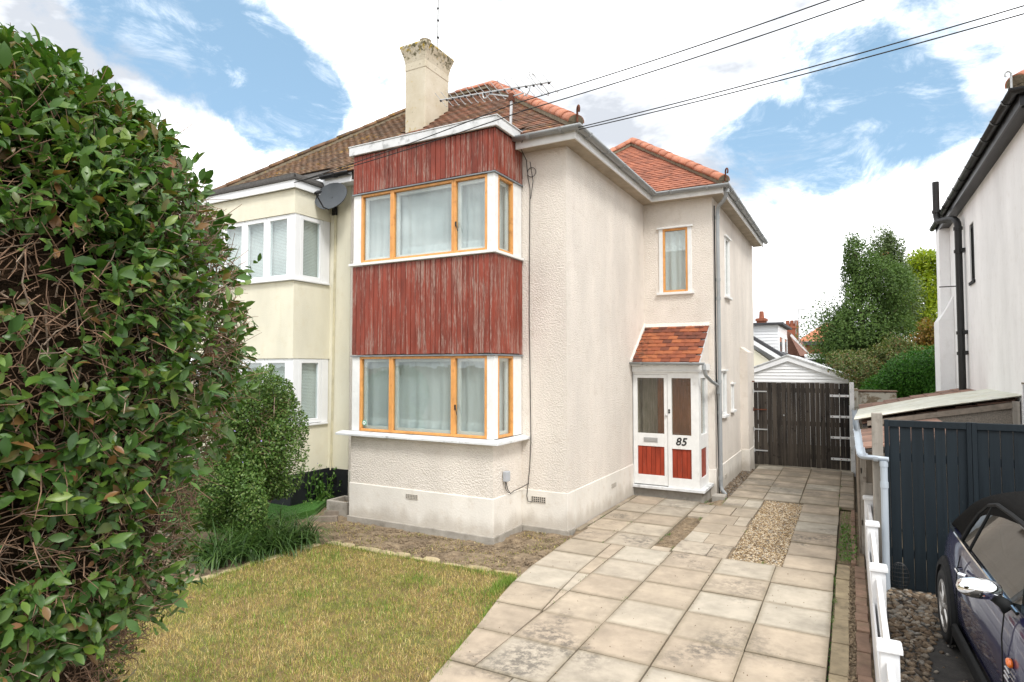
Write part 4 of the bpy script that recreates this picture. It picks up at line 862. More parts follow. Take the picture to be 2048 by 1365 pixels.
    fr.box(d1 + .006, px[0], yF, yF + .07, .176, 2.22); fr.box(px[1], XR, yF, yF + .07, .176, 2.22); fr.box(px[0], px[1], yF, yF + .07, 2.09, 2.22); fr.box(px[0], px[1], yF, yF + .07, .85, 1.09); fr.box(px[0], px[1], yF, yF + .07, .176, .34)
    fr.box(XR - .07, XR, yF + .07, 11.12, .176, 2.22); fr.box(XR - .07, XR, 11.6, 11.74, .176, 2.22); fr.box(XR - .07, XR, 11.12, 11.6, 2.09, 2.22); fr.box(XR - .07, XR, 11.12, 11.6, .85, 1.09); fr.box(XR - .07, XR, 11.12, 11.6, .176, .34)
    fr.build('porch_frame', 'white_paint', PB, bevel=.004)
    fa = MB(); fa.box(-3.49, -2.27, 10.915, 10.945, 2.225, 2.345); fa.box(-2.30, -2.27, 10.945, 11.74, 2.225, 2.345); fa.box(-3.49, -2.27, 10.905, 10.949, 2.20, 2.224); fa.build('porch_fascia', 'white_paint', PB, bevel=.003)
    D = MB(); gx = [atY(q, 860, yF)[0] for q in (1274.8, 1328)]
    D.box(d0, gx[0], yF + .012, yF + .055, z0, 2.15); D.box(gx[1], d1, yF + .012, yF + .055, z0, 2.15); D.box(gx[0], gx[1], yF + .012, yF + .055, 2.09, 2.15); D.box(gx[0], gx[1], yF + .012, yF + .055, .87, 1.10); D.box(gx[0], gx[1], yF + .012, yF + .055, z0, .36)
    D.build('door', 'white_paint', PB, bevel=.004)
    def panel(a0, a1, za, zb, n, ax='y'):
        for k in range(n):
            p, q = a0 + (a1 - a0) * k / n, a0 + (a1 - a0) * (k + 1) / n
            mm = MB().box(p + .002, q - .002, yF + .026, yF + .04, za, zb) if ax == 'y' else MB().box(XR - .035, XR - .02, p + .002, q - .002, za, zb)
            mm.build('panel_board', 'red_panel', PB, bevel=.003)
        (MB().box(a0, a1, yF + .041, yF + .045, za, zb) if ax == 'y' else MB().box(XR - .042, XR - .037, a0, a1, za, zb)).build('panel_back', 'dark', PB)
    panel(gx[0], gx[1], .36, .87, 6); panel(px[0], px[1], .34, .85, 4); panel(11.12, 11.6, .34, .85, 6, 'x')
    MB().box(gx[0], gx[1], yF + .03, yF + .035, 1.10, 2.09).build('pane', 'reeded_glass', PB); MB().box(px[0], px[1], yF + .03, yF + .035, 1.09, 2.09).build('pane', 'reeded_glass', PB); MB().box(XR - .04, XR - .035, 11.12, 11.6, 1.09, 2.09).build('pane', 'glass', PB)
    lx = [atY(q, 880, yF)[0] for q in (1287.5, 1315)]; lb = MB().box(lx[0], lx[1], yF + .002, yF + .011, .945, 1.025); LB = lb.build('letter_box', 'letterbox', PB, bevel=.003)
    MB().box(lx[0] + .02, lx[1] - .02, yF - .003, yF + .0015, .958, 1.008).build('letter_flap', 'letterbox', PB, bevel=.003)
    k = MB(); kx = atY(1333, 829, yF)[0]; k.tube([(kx, yF + .012, 1.43), (kx, yF - .015, 1.43), (kx, yF - .02, 1.43)], [.022, .022, .015], 12); k.build('door_lock', 'steel', PB)
    k = MB(); kx = atY(1338.5, 821, yF)[0]; k.box(kx - .014, kx + .014, yF - .012, yF - .001, 1.47, 1.54); k.build('bell_push', 'black_plastic', PB); MB().tube([(kx, yF - .0125, 1.505), (kx, yF - .016, 1.505)], .009, 10).build('bell_button', 'letterbox', PB)
    # inner door and hall seen through the obscure glass
    MB().box(-3.13, -2.42, 11.30, 11.34, .13, 2.1).build('inner_door', 'brown_door', PB); MB().box(-3.45, -3.13, 11.42, 11.44, .13, 2.2).build('porch_inner_wall', 'interior', PB); MB().box(-3.45, -2.42, 11.03, 11.66, 2.235, 2.25).build('porch_ceiling', 'interior', PB)
    cu = bpy.data.curves.new('house_number', 'FONT'); cu.body = '85'; cu.size = .185; cu.extrude = .002; cu.shear = .22; cu.offset = .004; cu.space_character = 1.06; cu.align_x = 'CENTER'
    to = bpy.data.objects.new('tmp', cu); COL.objects.link(to); bpy.context.view_layer.update(); me = bpy.data.meshes.new_from_object(to.evaluated_get(bpy.context.evaluated_depsgraph_get())); bpy.data.objects.remove(to)
    me.materials.clear(); me.materials.append(MAT['black_number']); nx = atY(1362, 884, yF)
    link('house_number', me, PB, (nx[0], yF - .003, nx[2] - .062), (rad(90), 0, 0))
    # lean-to tiles
    ys, zs, ye, ze = 10.83, 2.36, 11.745, 3.06; v = Vector((0, ye - ys, ze - zs)); L = v.length
    rf = MB(); rf.prism([(-3.49, ys + .03, zs - .05), (-3.49, ye, ze - .05), (-3.49, ye, ze - .012), (-3.49, ys, zs - .012)], (1.215, 0, 0)); RF = rf.build('porch_roof', 'white_old', PB)
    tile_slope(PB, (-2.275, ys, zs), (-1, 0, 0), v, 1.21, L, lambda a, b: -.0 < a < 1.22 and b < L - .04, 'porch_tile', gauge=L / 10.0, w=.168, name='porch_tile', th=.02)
    mo = MB(); mo.prism([(-3.50, ys + .02, zs + .0), (-3.50, ye, ze + .02), (-3.50, ye, ze + .075), (-3.50, ys + .02, zs + .05)], (.035, 0, 0)); mo.prism([(-3.49, ye - .05, ze - .01), (-3.49, ye + .005, ze + .06), (-3.49, ye + .005, ze - .02)], (1.22, 0, 0)); mo.build('mortar_fillet', 'render', PB)
    ch = MB(); ch.prism([(-2.29, 10.95, 2.347), (-2.29, 11.745, 2.347), (-2.29, 11.745, 2.96)], (-.03, 0, 0)); ch.build('porch_cheek', 'render', PB)
    gutter(PB, [(-3.49, 10.80, 2.375), (-2.18, 10.80, 2.365)], 'grey_plastic', r=.045, brackets=.6)
    d = MB(); d.tube(arc((-2.19, 10.80, 2.33), (-2.19, 10.80, 2.2), (-2.18, 10.90, 2.14), 5) + [(-2.16, 11.3, 2.03), (-2.135, 11.6, 1.97)] + arc((-2.13, 11.68, 1.95), (-2.115, 11.72, 1.93), (-2.115, 11.735, 1.80), 4), .03, 10); collars(d, [((-2.19, 10.8, 2.27), (0, 0, 1)), ((-2.118, 11.735, 1.83), (0, 0, 1))], .036); d.build('porch_downpipe', 'grey_plastic', PB)
    return H
plain('brown_door', (.40, .14, .045), .5, .25, 5, .2, 40, stretch=(1, 1, .15))
HOUSE = house85()
# ---------------------------------------------------------------- attached cream house
def cream_house():
    H = thing('cream_house', 'cream rendered house with white framed bay, attached behind the hedge', 'house', (-9.4, 11.5, 0))
    m = MB(); m.box(-11.2, -7.575, 8.0, 8.25, .53, EV); m.box(-11.2, -10.95, 8.25, 16.8, 0, EV); m.box(-10.95, -7.575, 16.6, 16.8, 0, EV); m.box(-10.58, -8.04, 7.18, 8.0, .53, 1.30); m.box(-10.58, -8.04, 7.18, 8.0, 2.43, 3.715); m.box(-10.58, -8.04, 7.18, 8.0, 4.85, 5.26)
    m.build('wall', 'cream_render', H)
    p = MB(); p.box(-11.2, -7.58, 7.985, 8.25, -.1, .53); p.box(-10.6, -8.02, 7.16, 7.985, -.1, .53); p.build('plinth', 'black_plinth', H, label='glossy black painted plinth')
    f = MB(); f.box(-10.64, -7.98, 7.115, 7.15, 5.255, 5.385); f.box(-8.015, -7.98, 7.15, 8.05, 5.255, 5.385); f.build('bay_fascia', 'white_upvc', H, bevel=.003)
    f = MB(); f.box(-10.66, -7.95, 7.09, 8.1, 5.386, 5.42); f.prism([(-10.66, 7.10, 5.42), (-10.66, 7.22, 5.42), (-10.66, 7.22, 5.50), (-10.66, 7.13, 5.50)], (2.66, 0, 0)); f.prism([(-7.96, 7.13, 5.42), (-8.08, 7.22, 5.42), (-8.08, 7.22, 5.50), (-8.0, 7.13, 5.50)], (0, .9, 0)); f.build('bay_roof', 'felt', H)
    def bay_window(z0, z1):
        Wn = MB().box(-8.17, -8.05, 7.20, 7.31, z0, z1).build('window', 'white_upvc', H, bevel=.004); MB().box(-8.13, -8.05, 7.83, 7.98, z0, z1).build('window_post', 'white_upvc', Wn); MB().box(-10.56, -10.45, 7.20, 7.98, z0, z1).build('window_post', 'white_upvc', Wn)
        xs = [-10.45, -9.88, -9.31, -8.74, -8.17]
        for i in range(4):
            q = MB(); frame_ring(q, 'y', 7.2, xs[i] + .002, xs[i + 1] - .002, z0 + .003, z1 - .003, .075, 0, .07); q.build('frame', 'white_upvc', Wn, bevel=.008)
            MB().box(xs[i] + .07, xs[i + 1] - .07, 7.225, 7.229, z0 + .07, z1 - .07).build('pane', 'glass', Wn)
        q = MB(); frame_ring(q, 'x', -8.05, 7.312, 7.828, z0 + .003, z1 - .003, .075, -.07, 0); q.build('frame', 'white_upvc', Wn, bevel=.008); MB().box(-8.08, -8.076, 7.38, 7.76, z0 + .07, z1 - .07).build('pane', 'glass', Wn)
        bl = MB(); z = z0 + .04
        while z < z1 - .04:
            bl.prism([(-10.42, 7.290, z), (-10.42, 7.300, z + .021), (-10.42, 7.302, z + .021), (-10.42, 7.292, z)], (2.2, 0, 0)); bl.prism([(-8.145, 7.33, z), (-8.155, 7.33, z + .021), (-8.157, 7.33, z + .021), (-8.147, 7.33, z)], (0, .49, 0)); z += .025
        bl.build('blind', 'blind', Wn); MB().box(-10.4, -8.24, 7.9, 7.95, z0, z1).build('room_back', 'interior', Wn)
        s = MB(); s.box(-10.6, -8.0, 7.12, 7.2, z0 - .035, z0 - .002); s.box(-8.05, -8.0, 7.2, 7.95, z0 - .035, z0 - .002); s.build('sill', 'white_upvc', H, bevel=.006)
    bay_window(1.335, 2.43); bay_window(3.755, 4.85)
    sf = MB(); sf.box(-11.4, -7.35, 7.78, 8.0, EV - .003, EV + .02); sf.build('soffit', 'white_upvc', H); MB().box(-11.45, -7.35, 7.755, 7.78, EV - .02, EZ - .03).build('fascia', 'white_upvc', H)
    gutter(H, [(-7.98, 7.695, 5.585), (-7.33, 7.695, 5.585)], 'black_plastic'); gutter(H, [(-11.45, 7.695, 5.585), (-10.66, 7.695, 5.585)], 'black_plastic')
    R0 = MB(); A = (-8.17, 10.97, EZ + 3.22 * TAN - .012); E = EZ - .012
    R0.add([(-7.32, 7.75, E), (-11.39, 7.75, E), A, (-7.32, 10.97, A[2])], [(3, 2, 1, 0)]); R0.add([(-11.39, 7.75, E), (-11.39, 14.19, E), A], [(0, 1, 2)]); R0.add([(-11.39, 14.19, E), (-7.32, 14.19, E), (-7.32, 10.97, A[2]), A], [(0, 1, 2, 3)])
    R = R0.build('roof', 'felt', H, label='older brown tiled hip roof with orange lichen')
    def keep(a, b):
        x = -7.32 - a; d = b / ROOF_K
        if x < -11.39 + d - .03 or x > -7.33: return False
        if x > -7.46 and 1.45 < d < 2.3: return False
        if -10.7 < x < -8.0 and d < .35: return False
        return d < 3.2
    tile_slope(R, (-7.32, 7.75, EZ), (-1, 0, 0), (0, 1, TAN), 4.1, 3.22 * ROOF_K, keep, 'neighbour_tile')
    ridge_tiles(R, (-11.4, 7.74, EZ + .03), (A[0], A[1], A[2] + .05), 'neighbour_tile', r=.11); ridge_tiles(R, (A[0], A[1], A[2] + .05), (-7.34, 10.97, A[2] + .05), 'neighbour_tile', r=.11, name='ridge_tile')
    c = MB(); c.tube([(-7.93, 7.97, 5.0), (-7.94, 7.985, 4.4), (-7.95, 7.985, 2.5), (-7.97, 7.985, .75), (-7.96, 7.97, .5)], .011, 6); c.tube([(-7.90, 7.97, 5.0), (-7.915, 7.985, 4.0), (-7.93, 7.985, 2.0), (-7.945, 7.985, .75), (-7.90, 7.97, .55)], .011, 6); c.build('wall_cable', 'cable_pale', H)
    MB().box(-8.02, -7.82, 7.975, 7.985, .28, .40).build('air_brick', 'black_plastic', H)
    # satellite dish
    D = thing('satellite_dish', 'dark grey satellite dish on a bracket below the cream house gutter', 'satellite dish', (-7.93, 7.98, 5.02))
    c0 = Vector(atY(661, 392, 7.66)); n = Vector((.10, -1, .30)).normalized(); s = Vector((1, .1, 0)).normalized(); u = n.cross(s); u = u if u.z > 0 else -u; s = u.cross(n)
    K = 24; loops = []
    for k in range(6):
        q = k / 5; loops.append([c0 + s * (.335 * q * math.cos(t)) + u * (.255 * q * math.sin(t)) - n * (.06 * (1 - q * q)) for t in [2 * math.pi * j / K for j in range(K)]])
    d = MB(); d.loft(loops, cap=False); d.loft([[p - n * .012 for p in l] for l in loops], cap=False); d.loft([loops[-1], [p - n * .012 for p in loops[-1]]], cap=False); d.build('reflector', 'dish', D, smooth=True)
    ar = MB(); low = c0 - u * .25; tip = c0 + n * .34 - u * .16; ar.tube([low - n * .03, low + n * .1 - u * .03, tip], .011, 8); ar.build('feed_arm', 'black_plastic', D)
    l = MB(); l.tube([tip, tip - n * .05 + u * .05, tip - n * .10 + u * .10], [.028, .036, .022], 10); l.build('receiver_head', 'black_plastic', D)
    b = MB(); b.tube([c0 - n * .07, Vector((-7.93, 7.80, 5.16)), Vector((-7.93, 7.97, 5.05))], .022, 8); b.box(-7.98, -7.88, 7.95, 7.985, 4.96, 5.12); b.build('wall_bracket', 'black_plastic', D)
cream_house()

# ---------------------------------------------------------------- white house on the right
def white_house():
    H = thing('white_house', 'white rendered house with black gutter and soil pipe beyond the driveway', 'house', (4.5, 13, 0)); X = 2.0
    m = MB(); wall_with_gap(m, 'x', X, X + .25, 9.35, 17.3, 0, 5.42, [(10.02, 10.48, .0, 2.05), (13.74, 14.2, 3.86, 4.93)]); m.box(X + .25, 8, 9.35, 9.6, 0, 5.42); m.box(X + .25, 8, 17.05, 17.3, 0, 5.42); m.box(7.75, 8, 9.6, 17.05, 0, 5.42); m.build('wall', 'white_render', H)
    b = MB(); b.box(1.72, X, 16.4, 17.3, 0, 3.3); b.prism([(1.72, 16.4, 3.3), (X, 16.4, 3.3), (X, 16.4, 3.85), (1.9, 16.4, 3.62)], (0, .9, 0)); b.box(1.80, X, 16.75, 17.3, 3.3, 5.40); b.build('chimney_breast', 'white_render', H, bevel=.01)
    s = MB(); s.box(1.84, X, 9.2, 17.45, 5.40, 5.43); s.box(1.84, 5, 9.2, 9.35, 5.40, 5.43); s.build('soffit', 'black_iron', H); f = MB(); f.box(1.815, 1.84, 9.175, 17.45, 5.38, 5.56); f.box(1.84, 5, 9.175, 9.2, 5.38, 5.56); f.build('fascia', 'black_plastic', H)
    gutter(H, [(5, 9.11, 5.56), (1.755, 9.11, 5.56), (1.755, 17.5, 5.54)], 'black_plastic', r=.06, brackets=.75)
    r = MB(); e = 5.58; r.add([(1.8, 9.16, e), (9, 9.16, e), (6, 13.3, e + 3.3), (5.9, 13.3, e + 3.3), (1.8, 17.5, e), (9, 17.5, e)], [(0, 1, 2, 3), (0, 3, 4), (4, 3, 2, 5)]); R = r.build('roof', 'roof_far', H)
    ridge_tiles(R, (1.8, 9.16, e + .05), (3.8, 11.18, e + 1.62), 'hip_tile', r=.14)
    c = MB(); d = Vector((1, 1, .8)).normalized(); sd_ = Vector((1, -1, 0)).normalized(); u = sd_.cross(d); u = u if u.z > 0 else -u; o = Vector((1.8, 9.16, e + .05)) - d * .004; c.prism([o + sd_ * .128 * math.cos(math.pi * k / 8) + u * .108 * math.sin(math.pi * k / 8) for k in range(9)], d * .05); c.build('mortar_end', 'mortar', R)
    hi = MB(); q = Vector((1.73, 9.12, e - .02)); hi.tube([q, q + Vector((0, 0, .16))] + [q + Vector((-.03 + .03 * math.cos(a), -.01, .19 + .035 * math.sin(a))) for a in [.3, .9, 1.5, 2.1, 2.8, 3.4, 4.0]], .012, 6); hi.build('hip_iron', 'galv', R)
    # soil pipe with vent above the gutter
    sp = MB(); py = 14.75; sp.tube([(1.9, py, 1.2), (1.9, py, 5.0)] + arc((1.9, py, 5.05), (1.9, py, 5.22), (1.78, py + .25, 5.25), 5) + arc((1.70, py + .42, 5.27), (1.62, py + .6, 5.27), (1.62, py + .6, 5.45), 5) + [(1.62, py + .6, 6.12)], .062, 14)
    collars(sp, [((1.9, py, z), (0, 0, 1)) for z in (2.55, 2.95, 4.55, 5.0)] + [((1.62, py + .6, 5.5), (0, 0, 1))], .08); SP = sp.build('soil_pipe', 'black_iron', H, smooth=False)
    
    for z in (2.53, 2.93, 4.53): MB().box(1.92, X, py - .09, py + .09, z, z + .07).build('pipe_clip', 'black_iron', SP)
    w = MB(); w.box(X - .03, X + .05, 13.70, 14.24, 3.81, 3.86); Wn = w.build('window', 'trim_black', H); f = MB(); frame_ring(f, 'x', X + .08, 13.74, 14.2, 3.86, 4.93, .06, -.06, 0); f.box(X + .02, X + .08, 13.95, 14.0, 3.92, 4.87); f.build('frame', 'trim_black', Wn); MB().box(X + .05, X + .055, 13.79, 14.15, 3.91, 4.88).build('pane', 'car_glass', Wn); MB().box(X + .2, X + .24, 13.74, 14.2, 3.86, 4.93).build('room_back', 'dark', Wn)
    w = MB(); frame_ring(w, 'x', X + .10, 10.02, 10.48, .0, 2.05, .07, -.06, 0); Dn = w.build('door', 'navy_board', H); MB().box(X + .06, X + .08, 10.09, 10.41, .07, 1.98).build('door_panel', 'dark', Dn)
    l = MB(); l.prism([(X - .004, 9.97, 2.06), (X - .004, 10.53, 2.06), (X - .004, 10.53, 2.085), (X - .004, 9.97, 2.085)], (.03, 0, 0)); l.build('door_hood', 'mortar', H)
    c = MB(); c.tube([(X - .006, 9.85, 5.38), (X - .006, 9.82, 4.0), (X - .006, 9.87, 2.6), (X - .006, 9.83, 2.1)], .005, 5); c.build('wall_cable', 'cable_pale', H)
    c = MB(); c.tube([(1.7, 16.0, 4.0), (X, 16.0, 4.0)], .012, 6); c.build('pipe_stub', 'black_iron', H)
white_house()
# ---------------------------------------------------------------- timber side gates
def side_gate():
    G = thing('timber_gate', 'tall weathered black timber double gate across the drive beside the house', 'gate', (-1.0, 15.5, 0)); g = random.Random(4); x = -2.01; z1 = 1.925; n = 0
    while x < -.06:
        w = g.uniform(.088, .108); x2 = min(x + w, -.04); gap = g.uniform(.003, .010) if g.random() < .45 else .002
        MB().box(x, x2 - gap, 15.49 + g.uniform(-.004, .004), 15.512, .02 + g.uniform(0, .015), z1 + g.uniform(-.006, .006)).build('gate_board', 'gate_board', G, bevel=.003); x = x2; n += 1
    for z in (.22, .95, 1.7):
        for a, b in ((-2.0, -1.05), (-1.03, -.06)): MB().box(a, b, 15.513, 15.56, z, z + .1).build('gate_rail', 'gate_board', G)
    for i, z in enumerate((.33, .82, 1.28, 1.70)):
        h = MB(); h.box(-2.0, -1.72, 15.472, 15.484, z, z + .028); h.tube([(-2.01, 15.478, z - .03), (-2.01, 15.478, z + .06)], .014, 8); h.build('strap_hinge', 'rust' if i == 2 else 'galv', G)
    for z in (.23, .70, 1.16, 1.62):
        h = MB(); h.box(-.42, -.045, 15.47, 15.484, z, z + .05); H_ = h.build('strap_hinge', 'white_old', G, bevel=.003)
        for k in (-.37, -.22, -.10):
            b = MB().tube([(k, 15.471, z + .025), (k, 15.462, z + .025)], .011, 8); b.build('bolt', 'rust', H_)
    k = MB(); kx = atY(1568, 831, 15.48); k.tube([(kx[0], 15.485, kx[2]), (kx[0], 15.45, kx[2]), (kx[0], 15.435, kx[2])], [.012, .02, .012], 10); k.build('gate_knob', 'letterbox', G)
    p = MB(); p.box(-.035, .055, 15.46, 15.55, -.1, 1.945); p.build('gate_post', 'white_old', G, bevel=.006)
    p = MB(); p.box(-2.10, -1.98, 15.40, 15.47, 1.93, 1.96); p.build('gate_stop', 'rust', G)
side_gate()
# ---------------------------------------------------------------- white plastic fence
def white_fence():
    Fn = thing('white_fence', 'low white plastic fence with capped posts between the two drives', 'fence', (.17, 5.5, 0)); YS = [8.9, 7.46, 5.87, 4.27, 2.67, 1.07]; X = .165; zt = .69
    for i, y in enumerate(YS):
        p = MB().box(X - .05, X + .05, y - .05, y + .05, -.08, zt - .035).build('post', 'fence_white', Fn, bevel=.006)
        c = MB(); c.loft([[(X + sx * a, y + sy * a, z) for sx, sy in ((-1, -1), (1, -1), (1, 1), (-1, 1))] for a, z in ((.066, zt - .035), (.066, zt - .012), (.06, zt), (.045, zt + .006))]); c.build('post_cap', 'fence_white', p, bevel=.003)
    for a, b in zip(YS, YS[1:]):
        y0, y1 = b + .052, a - .052; n = 1; MB().box(X - .048, X - .034, y0, y1, -.05, .40).build('panel', 'fence_white', Fn, bevel=.003)
        for z0, z1 in ((.05, .215), (.25, .415), (.45, .60)):
            q = MB().box(X - .018, X + .018, y0, y1, z0, z1); q.build('rail', 'fence_white', Fn, bevel=.005)
    return Fn
t = NT('fence_white'); p_ = t.pos(); t.principled(t.mix(t.step(t.noise(p_, 13, 5, .7), .60, .78, 0, .4), (.80, .80, .80), (.36, .33, .27)), .4, spec=.4); MAT['fence_white'] = t.m
white_fence()
# ---------------------------------------------------------------- navy board fence / gate of the neighbour
def navy_fence():
    G = thing('navy_fence', 'tall navy blue painted board fence behind the parked car', 'fence', (1.4, 7.72, 0)); g = random.Random(8); x = .30; z1 = 1.735
    Y = 7.70
    for (x0, x1) in ((.30, 1.05), (1.053, 2.0)):
        x = x0 + .045
        while x < x1 - .05:
            w = g.uniform(.093, .105); x2 = min(x + w, x1 - .03); gap = g.uniform(.003, .006)
            MB().box(x, x2 - gap, Y + g.uniform(0, .004), Y + .02, -.02, z1 - .075).build('fence_board', 'navy_board', G, bevel=.004); x = x2
        f = MB(); f.box(x0, x0 + .042, Y - .022, Y + .02, -.02, z1); f.box(x1 - .04, x1, Y - .022, Y + .02, -.02, z1); f.box(x0 + .042, x1 - .04, Y - .018, Y + .02, z1 - .073, z1 - .004); f.build('frame', 'navy_board', G, bevel=.004)
        for z in (.3, 1.3): MB().box(x0, x1, Y + .022, Y + .07, z, z + .08).build('rail', 'navy_board', G)
    P = MB().box(.185, .285, 7.66, 7.76, -.1, 1.80).build('fence_post', 'post_wood', None, bevel=.006); tag(P, 'grey weathered timber post at the end of the navy fence', 'post')
    dp = thing('shed_downpipe', 'pale blue grey downpipe and gutter end beside the timber post', 'downpipe', (.31, 7.6, 0))
    d = MB(); d.tube([(.285, 7.60, -.03), (.285, 7.60, 1.26)], .034, 12); collars(d, [((.285, 7.6, 1.06), (0, 0, 1)), ((.285, 7.6, 1.28), (0, 0, 1))], .040); d.build('pipe', 'pale_pipe', dp)
    gutter(dp, [(.33, 7.60, 1.345), (.0995, 7.62, 1.355), (.08, 7.85, 1.36), (.06, 11.0, 1.37), (.05, 15.2, 1.39)], 'pale_pipe', r=.045, brackets=1.4)
    B = thing('wire_basket', 'small dark wire basket leaning on the navy fence', 'basket', (.47, 7.62, 0)); m = MB(); c = Vector((.40, 7.61, .135))
    for k in range(9):
        a = rad(20 * k); m.tube([c + Vector((math.cos(a) * .09 * math.sin(t), -.05 * math.sin(t) * abs(math.sin(a)), -math.cos(t) * .14)) for t in [math.pi * j / 10 for j in range(11)]], .0022, 4)
    for j in range(1, 10):
        tt = math.pi * j / 10; m.tube([c + Vector((math.cos(a) * .09 * math.sin(tt), -.05 * math.sin(tt) * abs(math.sin(a)), -math.cos(tt) * .14)) for a in [math.pi * k / 10 for k in range(11)]], .0022, 4)
    m.build('wire_mesh', 'black_iron', B)
navy_fence()
# ---------------------------------------------------------------- old boundary slats behind the white fence
def slat_fence():
    G = thing('slat_fence', 'old grey timber slat fence along the boundary behind the drive', 'fence', (.1, 12, 0)); g = random.Random(2)
    for i in range(22):
        y = 9.05 + i * .295; h = g.uniform(1.15, 1.3); MB().box(.055, .075, y, y + g.uniform(.08, .10), -.08, h).build('slat', 'rail_wood', G, bevel=.004)
    for y in (9.0, 10.9, 12.8, 14.9): MB().box(.08, .15, y, y + .075, -.1, 1.32).build('post', 'post_wood', G, bevel=.005)
    for z in (.3, .95): MB().box(.077, .10, 9.0, 15.3, z, z + .07).build('rail', 'rail_wood', G)
    s = MB(); s.prism([(.105, 8.95, .9), (.105, 9.02, .9), (.105, 10.9, 1.30), (.105, 10.83, 1.32)], (.035, 0, 0)); s.build('brace', 'rail_wood', G)
    P = MB(); P.box(.11, .22, 8.98, 9.06, -.08, .84); P.build('end_post', 'post_wood', G, bevel=.015)
slat_fence()
# ---------------------------------------------------------------- lean-to shed against the white house
def shed():
    H = thing('lean_to_shed', 'low lean-to shed with clay tiles and a pale corrugated sheet roof', 'shed', (1.0, 11.5, 0)); zl, zr = 1.42, 1.80; k = (zr - zl) / 1.8
    w = MB(); w.box(.22, .32, 8.6, 15.6, -.05, 1.38); w.box(.32, 1.98, 15.5, 15.6, -.05, 1.5); w.box(.32, 1.98, 10.62, 10.72, -.05, 1.52); w.prism([(.32, 10.62, 1.521), (1.98, 10.62, 1.521), (1.98, 10.62, 1.80)], (0, .1, 0)); w.build('wall', 'pebbledash', H)
    f = MB(); f.prism([(.2, 10.58, zl + .0), (1.99, 10.58, zr - .05), (1.99, 10.58, zr + .03), (.2, 10.58, zl + .07)], (0, .035, 0)); f.build('verge_board', 'rail_wood', H); f = MB(); f.box(1.90, 1.98, 10.56, 10.6, -.05, 1.83); f.build('corner_post', 'post_wood', H)
    r = MB(); r.prism([(.17, 8.6, zl - .03), (1.98, 8.6, zr - .03), (1.98, 8.6, zr + .0), (.17, 8.6, zl + .0)], (0, 7.0, 0)) if False else r.prism([(.14, 10.65, zl - .03), (1.98, 10.65, zr + .01), (1.98, 10.65, zr + .03), (.14, 10.65, zl)], (0, 4.95, 0)); R = r.build('roof', 'felt', H)
    tile_slope(R, (.14, 10.68, zl + .01), (0, 1, 0), (1.84, 0, zr + .03 - zl), 4.9, 1.86, lambda a, b: 0 < a < 4.9 and b < 1.8, 'shed_tile', gauge=.24, w=.26, single=200, name='shed_tile', th=.025)
    # front tiled apron behind the fence post
    r = MB(); r.prism([(.12, 8.3, zl - .12), (.75, 8.3, zl + .04), (.75, 8.3, zl + .07), (.12, 8.3, zl - .09)], (0, 2.3, 0)); A = r.build('apron_roof', 'felt', H); tile_slope(A, (.12, 8.3, zl - .085), (0, 1, 0), (.63, 0, .16), 2.3, .64, lambda a, b: 0 < a < 2.3, 'shed_tile', gauge=.2, w=.26, name='shed_tile', th=.025)
    MB().box(.25, .33, 8.3, 10.6, -.05, 1.30).build('apron_wall', 'rail_wood', H)
    # corrugated sheet laid over the tiles
    V = []; F = []; n = 90
    for j, (x, z) in enumerate(((.03, zl + .085), (1.0, zl + .30), (2.0, zr + .105))):
        for i in range(n + 1): V.append((x + (.08 * (i / n) if j == 0 else 0), 10.55 + 2.35 * i / n, z + .016 * math.sin(i * 1.55)))
    for j in range(2):
        for i in range(n): F.append((j * (n + 1) + i, j * (n + 1) + i + 1, (j + 1) * (n + 1) + i + 1, (j + 1) * (n + 1) + i))
    me = bpy.data.meshes.new('corrugated_sheet'); me.from_pydata(V, [], F); me.materials.append(MAT['sheet_roof']); o = link('corrugated_sheet', me, H); md = o.modifiers.new('solid', 'SOLIDIFY'); md.thickness = .006
    Wl = MB(); Wl.box(.06, .88, 16.1, 16.35, -.1, 1.72); Wl.box(.02, .14, 15.95, 16.1, -.1, 1.80); w_ = Wl.build('garden_wall', 'peeled_wall', None, bevel=.03); tag(w_, 'old garden wall with peeling white plaster behind the shed', 'wall')
    cp = MB(); cp.box(.05, .9, 16.07, 16.38, 1.721, 1.76); cp.build('wall_coping', 'brick', w_, bevel=.02)
shed()
# ---------------------------------------------------------------- white gabled garage behind the gate
def garage():
    G = thing('garage', 'white clad garage gable showing above the timber gate', 'garage', (-1.72, 23.5, 0)); Y = 21; ax, az, ex, ez = -1.72, 2.62, .05, 1.93
    w = MB(); w.prism([(-3.4, Y + .06, -.1), (-.04, Y + .06, -.1), (-.04, Y + .06, 1.9), (ax, Y + .06, 2.55), (-3.4, Y + .06, 1.9)], (0, 5, 0)); w.build('wall', 'white_upvc', G)
    z = 1.2
    while z < 2.5:
        hw = 1.68 if z + .1 < 1.9 else max(.05, 1.68 * (2.56 - z - .1) / .66)
        b = MB(); b.prism([(ax - hw, Y + .04, z), (ax - hw, Y + .058, z), (ax - hw, Y + .058, z + .098), (ax - hw, Y + .05, z + .098), (ax - hw, Y + .035, z + .012)], (2 * hw, 0, 0)); b.build('cladding_board', 'white_upvc', G); z += .1
    for s in (-1, 1):
        b = MB(); b.prism([(ax, Y - .02, az - .16), (ax, Y - .02, az + .01), (ax + s * (ex - ax), Y - .02, ez + .01), (ax + s * (ex - ax), Y - .02, ez - .13)], (0, .05, 0)); b.build('barge_board', 'white_upvc', G)
        r = MB(); r.prism([(ax, Y - .05, az + .012), (ax, Y - .05, az + .05), (ax + s * (ex - ax + .05), Y - .05, ez + .05), (ax + s * (ex - ax + .05), Y - .05, ez + .012)], (0, 5.2, 0)); r.build('roof_slope', 'white_old', G)
garage()
